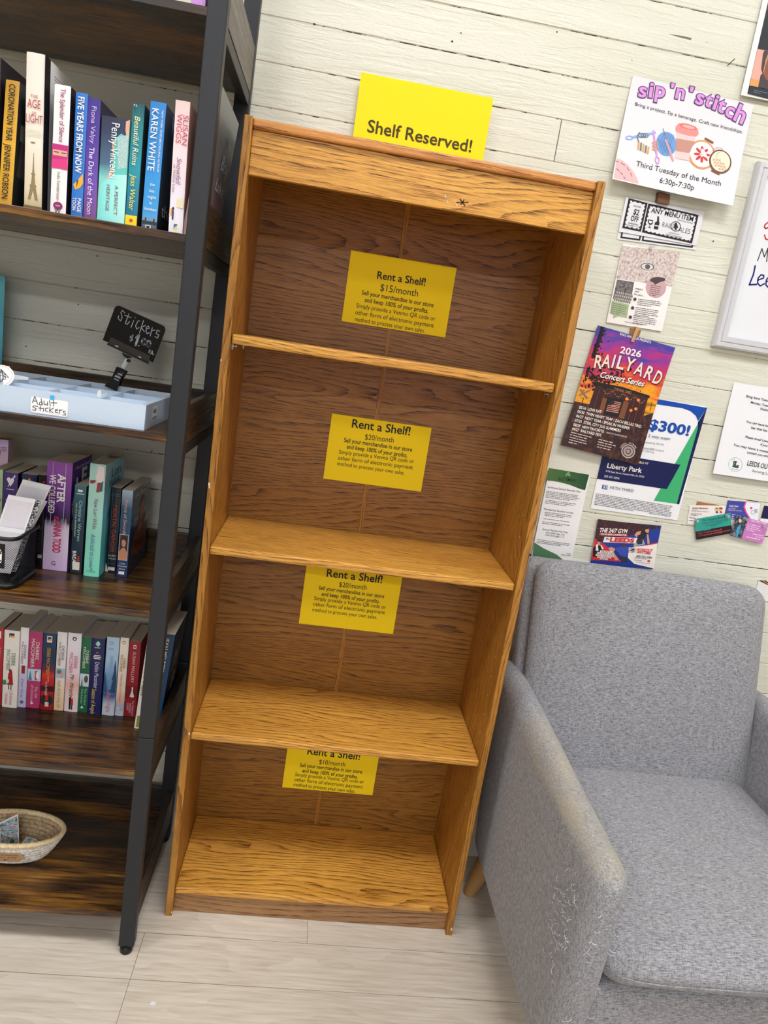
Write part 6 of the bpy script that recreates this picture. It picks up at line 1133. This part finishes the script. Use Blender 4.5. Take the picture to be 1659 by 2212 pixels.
# mesh basket with sticker packs on the fourth shelf
bx0, bx1, by0, by1, bz0, bz1 = -.478, -.3535, -.088, .040, zD, zD + .108
mbk = thing('mesh_basket', 'black wire mesh basket full of white sticker packs on the fourth shelf', 'basket', ((bx0 + bx1) / 2, (by0 + by1) / 2, zD))
def loop(z, r, o=0.0): return [(x, y, z) for x, y in rrect(bx0 + o, bx1 - o, by0 + o, by1 - o, r)]
mb = MB(); mb.tube(loop(bz1, .02), .0042, black_pl, 10, True); obj('rim', mb, mbk, smooth=True)
mb = MB(); mb.tube(loop(bz0 + .0062, .02, .003), .006, black_pl, 10, True); mb.poly([(x, y, bz0 + .002) for x, y in rrect(bx0 + .004, bx1 - .004, by0 + .004, by1 - .004, .018)], black_pl); obj('base', mb, mbk, smooth=True)
mb = MB(); wire = P('#17171a', .3, .5); per = rrect(bx0 + .001, bx1 - .001, by0 + .001, by1 - .001, .02, 8); L = [0.0]
P3 = [Vector((a, b, 0)) for a, b in per] + [Vector((per[0][0], per[0][1], 0))]
for a, b in zip(P3, P3[1:]): L.append(L[-1] + (b - a).length)
def along(t):
    t %= L[-1]
    for i in range(len(L) - 1):
        if L[i + 1] >= t: f = (t - L[i]) / max(1e-9, L[i + 1] - L[i]); return P3[i].lerp(P3[i + 1], f)
nW = 96; hW = bz1 - bz0 - .01
for k in range(nW):
    t0 = L[-1] * k / nW
    for sgn in (1, -1): mb.tube([Vector((*along(t0 + sgn * hW * j / 6)[:2], bz0 + .006 + hW * j / 6)) for j in range(7)], 00.00038, wire, 3, cap=False)
obj('mesh_wall', mb, mbk)
mb = MB(); lp = aty((12, 1185), by0); mb.box(lp.x - .05, lp.x, by0 - .004, by0 - .001, bz1 - .062, bz1 - .010, black_pl); hl = obj('label_holder', mb, mbk, .001)
mb = MB(); mb.ribbon([(lp.x - .030, by0 - .0044, bz1 - .047), (lp.x - .030, by0 - .0044, bz1 - .026), (lp.x - .024, by0 - .0044, bz1 - .022), (lp.x - .012, by0 - .0044, bz1 - .022), (lp.x - .0085, by0 - .0044, bz1 - .028), (lp.x - .0085, by0 - .0044, bz1 - .047)], .007, (0, -1, 0), Wh); obj('white_letter', mb, hl)
pk_ = P('#ecebee', .25, amt=.03)
def pack(quad, y0, lean, label, th=.002, inner=True, grp='sticker packs'):
    q = [aty(p, y0) for p in quad]
    for p in q:
        p.z = max(p.z, bz0 + .015)
        if p.z < bz1: p.x = max(bx0 + .012, min(p.x, bx1 - .012))
    zb = min(p.z for p in q); q = [Vector((p.x, p.y + (p.z - zb) * lean, p.z)) for p in q]
    mb = MB(); mb.slab([tuple(p) for p in q][::-1], (0, th, 0), pk_); o = obj('sticker_pack', mb, loc=tuple(q[3])); tag(o, label, 'sticker pack', grp)
    if inner:
        c = sum(q, Vector()) / 4; mb = MB(); mb.poly([tuple(c + (p - c) * .88 + Vector((0, -.0006, 0))) for p in (q[3], q[2], q[1], q[0])], P('#d9d7dc', .3, amt=.06, scale=30)); obj('backing_card', mb, o)
    return o, q
pack([(41.5, 1039), (104, 1053.5), (30, 1235), (-32, 1222)], .016, .10, 'tall blank white pack standing at the back of the mesh basket')
for k in range(3):
    d = (3 - k) * 4.2
    pack([(16 + d * .9, 1071.5 + d * .3), (86 + d * .9, 1083 + d * .2), (14 + d * .9, 1252), (-52 + d * .9, 1240)], .004 - .009 * k, .08, ('white pack right behind the foremost packs in the mesh basket', 'white pack in the middle of the mesh basket stack', 'white pack just behind the front sticker pack')[k], inner=False)
o, q = pack([(12, 1071.5), (72, 1082), (22, 1252), (-38, 1240)], -.034, .08, 'foremost white sticker pack with two pale panels in the mesh basket', inner=False)
for v0, v1 in ((.05, .40), (.46, .82)):
    mb = MB(); f = lambda u, v: (q[0].lerp(q[1], u)).lerp(q[3].lerp(q[2], u), v) + Vector((0, -.0006, 0)); mb.poly([tuple(f(.06, v1)), tuple(f(.94, v1)), tuple(f(.94, v0)), tuple(f(.06, v0))], P('#dcd6dc', .25, amt=.08, scale=50)); obj('pale_panel', mb, o)
o, q = pack([(73, 1083), (84, 1085), (34, 1250), (23, 1248)], -.020, .08, 'narrow pack with a black and white floral edge in the mesh basket', inner=False)
mb = MB(); t = NT('floral_print'); n = t.noise(t.coord((330, 330, 330)), 1.0, 2); mf = t.fin(t.ramp(n, [(.48, '#2b2b30'), (.54, '#e2e0e2')]), .4); mb.poly([tuple(p + Vector((0, -.0006, 0))) for p in (q[3], q[2], q[1], q[0])], mf); obj('floral_strip', mb, o)

# woven rope basket on the bottom shelf
zF = SH[5]; wc = Vector((-.388, .045, zF)); wb = thing('woven_basket', 'small oval coiled rope basket with a tan rim on the bottom shelf', 'basket', tuple(wc))
def ropem(name, c1, c2):
    t = NT(name); w_ = t.n('ShaderNodeTexNoise'); w_.inputs['Scale'].default_value = 1; t.L(t.coord((170, 170, 90)), w_.inputs['Vector']); n2 = t.noise(t.coord((500, 500, 500)), 1.0, 2); t.bump(t.math('ADD', w_.outputs['Fac'], t.math('MULTIPLY', n2, .5)), .8, .002)
    return t.fin(t.ramp(w_.outputs['Fac'], [(.35, c1), (.6, c2)]), .9, 0, .1)
rope_w, rope_t, rope_in = ropem('white_cotton_rope', '#d2cabd', '#f8f4ec'), ropem('tan_cord', '#d9be8e', '#ead6ac'), ropem('natural_husk_rope', '#a98d68', '#cdb48f')
def ring(a, b, z, n=56): return [(wc.x + a * math.cos(2 * math.pi * k / n), wc.y + b * math.sin(2 * math.pi * k / n), z + .004 * abs(math.cos(2 * math.pi * k / n)) ** 3 * 0) for k in range(n)]
nR = 7
for k in range(nR):
    f = k / (nR - 1); a = .078 + .038 * f ** .8; b = .036 + .024 * f ** .8; z = zF + .0066 + .056 * f
    mb = MB(); mb.tube(ring(a, b, z), .0058, rope_w, 10, True); obj('rope_coil', mb, wb, smooth=True)
    mb = MB(); mb.tube(ring(a - .0058, b - .0058, z + .001), .0046, rope_in, 8, True); obj('inner_coil', mb, wb, smooth=True)
mb = MB(); mb.tube(ring(.119, .063, zF + .0695), .0062, rope_t, 12, True); obj('rim', mb, wb, smooth=True)
mb = MB(); mb.poly([(x, y, zF + .004) for x, y, _ in ring(.075, .034, 0)], rope_in); obj('bottom', mb, wb)
yT = wc.y - .060; tg = [aty(p, -.018) for p in ((-18, 1844), (35, 1845), (46, 1850), (49, 1858), (42, 1866), (36, 1869), (-18, 1868))]
mb = MB(); mb.slab([(p.x, yT - .006 + (.176 - p.z) * .30, p.z) for p in tg][::-1], (0, .0008, 0), P('#c9a273', .7)); tgo = obj('paper_tag', mb, wb); tgo['label'] = 'brown paper tag with handwriting'
def tgp(u, v): p = aty((u, v), -.018); return (p.x, yT - .0068 + (.176 - p.z) * .30, p.z)
for s_, p0, p1, cap in (('Christmas', (-8, 1851), (39, 1852), .0050), ('in July', (-2, 1857.5), (35, 1858), .0050), ('$1', (3, 1864.5), (16, 1864.5), .0046)):
    a, b = Vector(tgp(*p0)), Vector(tgp(*p1)); mb = MB(); text3(mb, s_, a, (b - a).normalized(), (0, -.3, .95), P('#4a3622', .6), (b - a).length, cap, 0, .2); obj('handwriting', mb, tgo)
def pcard(pxq, y, lab, lean):
    q = [aty(p, y) for p in pxq]; zb = min(p.z for p in q); q = [Vector((p.x, p.y + (p.z - zb) * lean, p.z)) for p in q]; mb = MB(); mb.slab([tuple(p) for p in q][::-1], (0, .0006, 0), P('#ece8e4', .4)); o = obj('postcard', mb, loc=tuple(q[3])); tag(o, lab, 'postcard', 'postcards in the woven basket')
    c = sum(q, Vector()) / 4; t = NT('postcard_print'); n = t.noise(t.coord((110, 110, 150)), 1.0, 4, .7, 1.0); m = t.fin(t.ramp(n, [(.33, '#17332c'), (.42, '#3f7a5c'), (.48, '#8fb4cc'), (.54, '#d8e2e4'), (.60, '#a83440'), (.7, '#e6c8ba')]), .35)
    mb = MB(); mb.poly([tuple(c + (p - c) * .9 + Vector((0, -.0005, 0))) for p in (q[3], q[2], q[1], q[0])], m); obj('picture', mb, o)
pcard([(-12, 1792), (27, 1776.5), (38, 1828), (2, 1846)], .03, 'postcard with palm trees leaning up in the woven basket', .35)
pcard([(52, 1817), (76, 1822), (80, 1832), (40, 1830)], .035, 'postcard lying low in the woven basket, its edge just above the rim', .9)

c = atz((330, 2168), 0); mb = MB(); mb.slab([(c.x - .006, c.y - .004, .0004), (c.x + .004, c.y - .005, .0004), (c.x + .007, c.y + .003, .0004), (c.x - .003, c.y + .005, .0004)], (0, 0, .0006), paper); tag(obj('paper_scrap', mb, loc=tuple(c)), 'tiny white paper scrap on the floor in front of the bookcase', 'paper scrap')
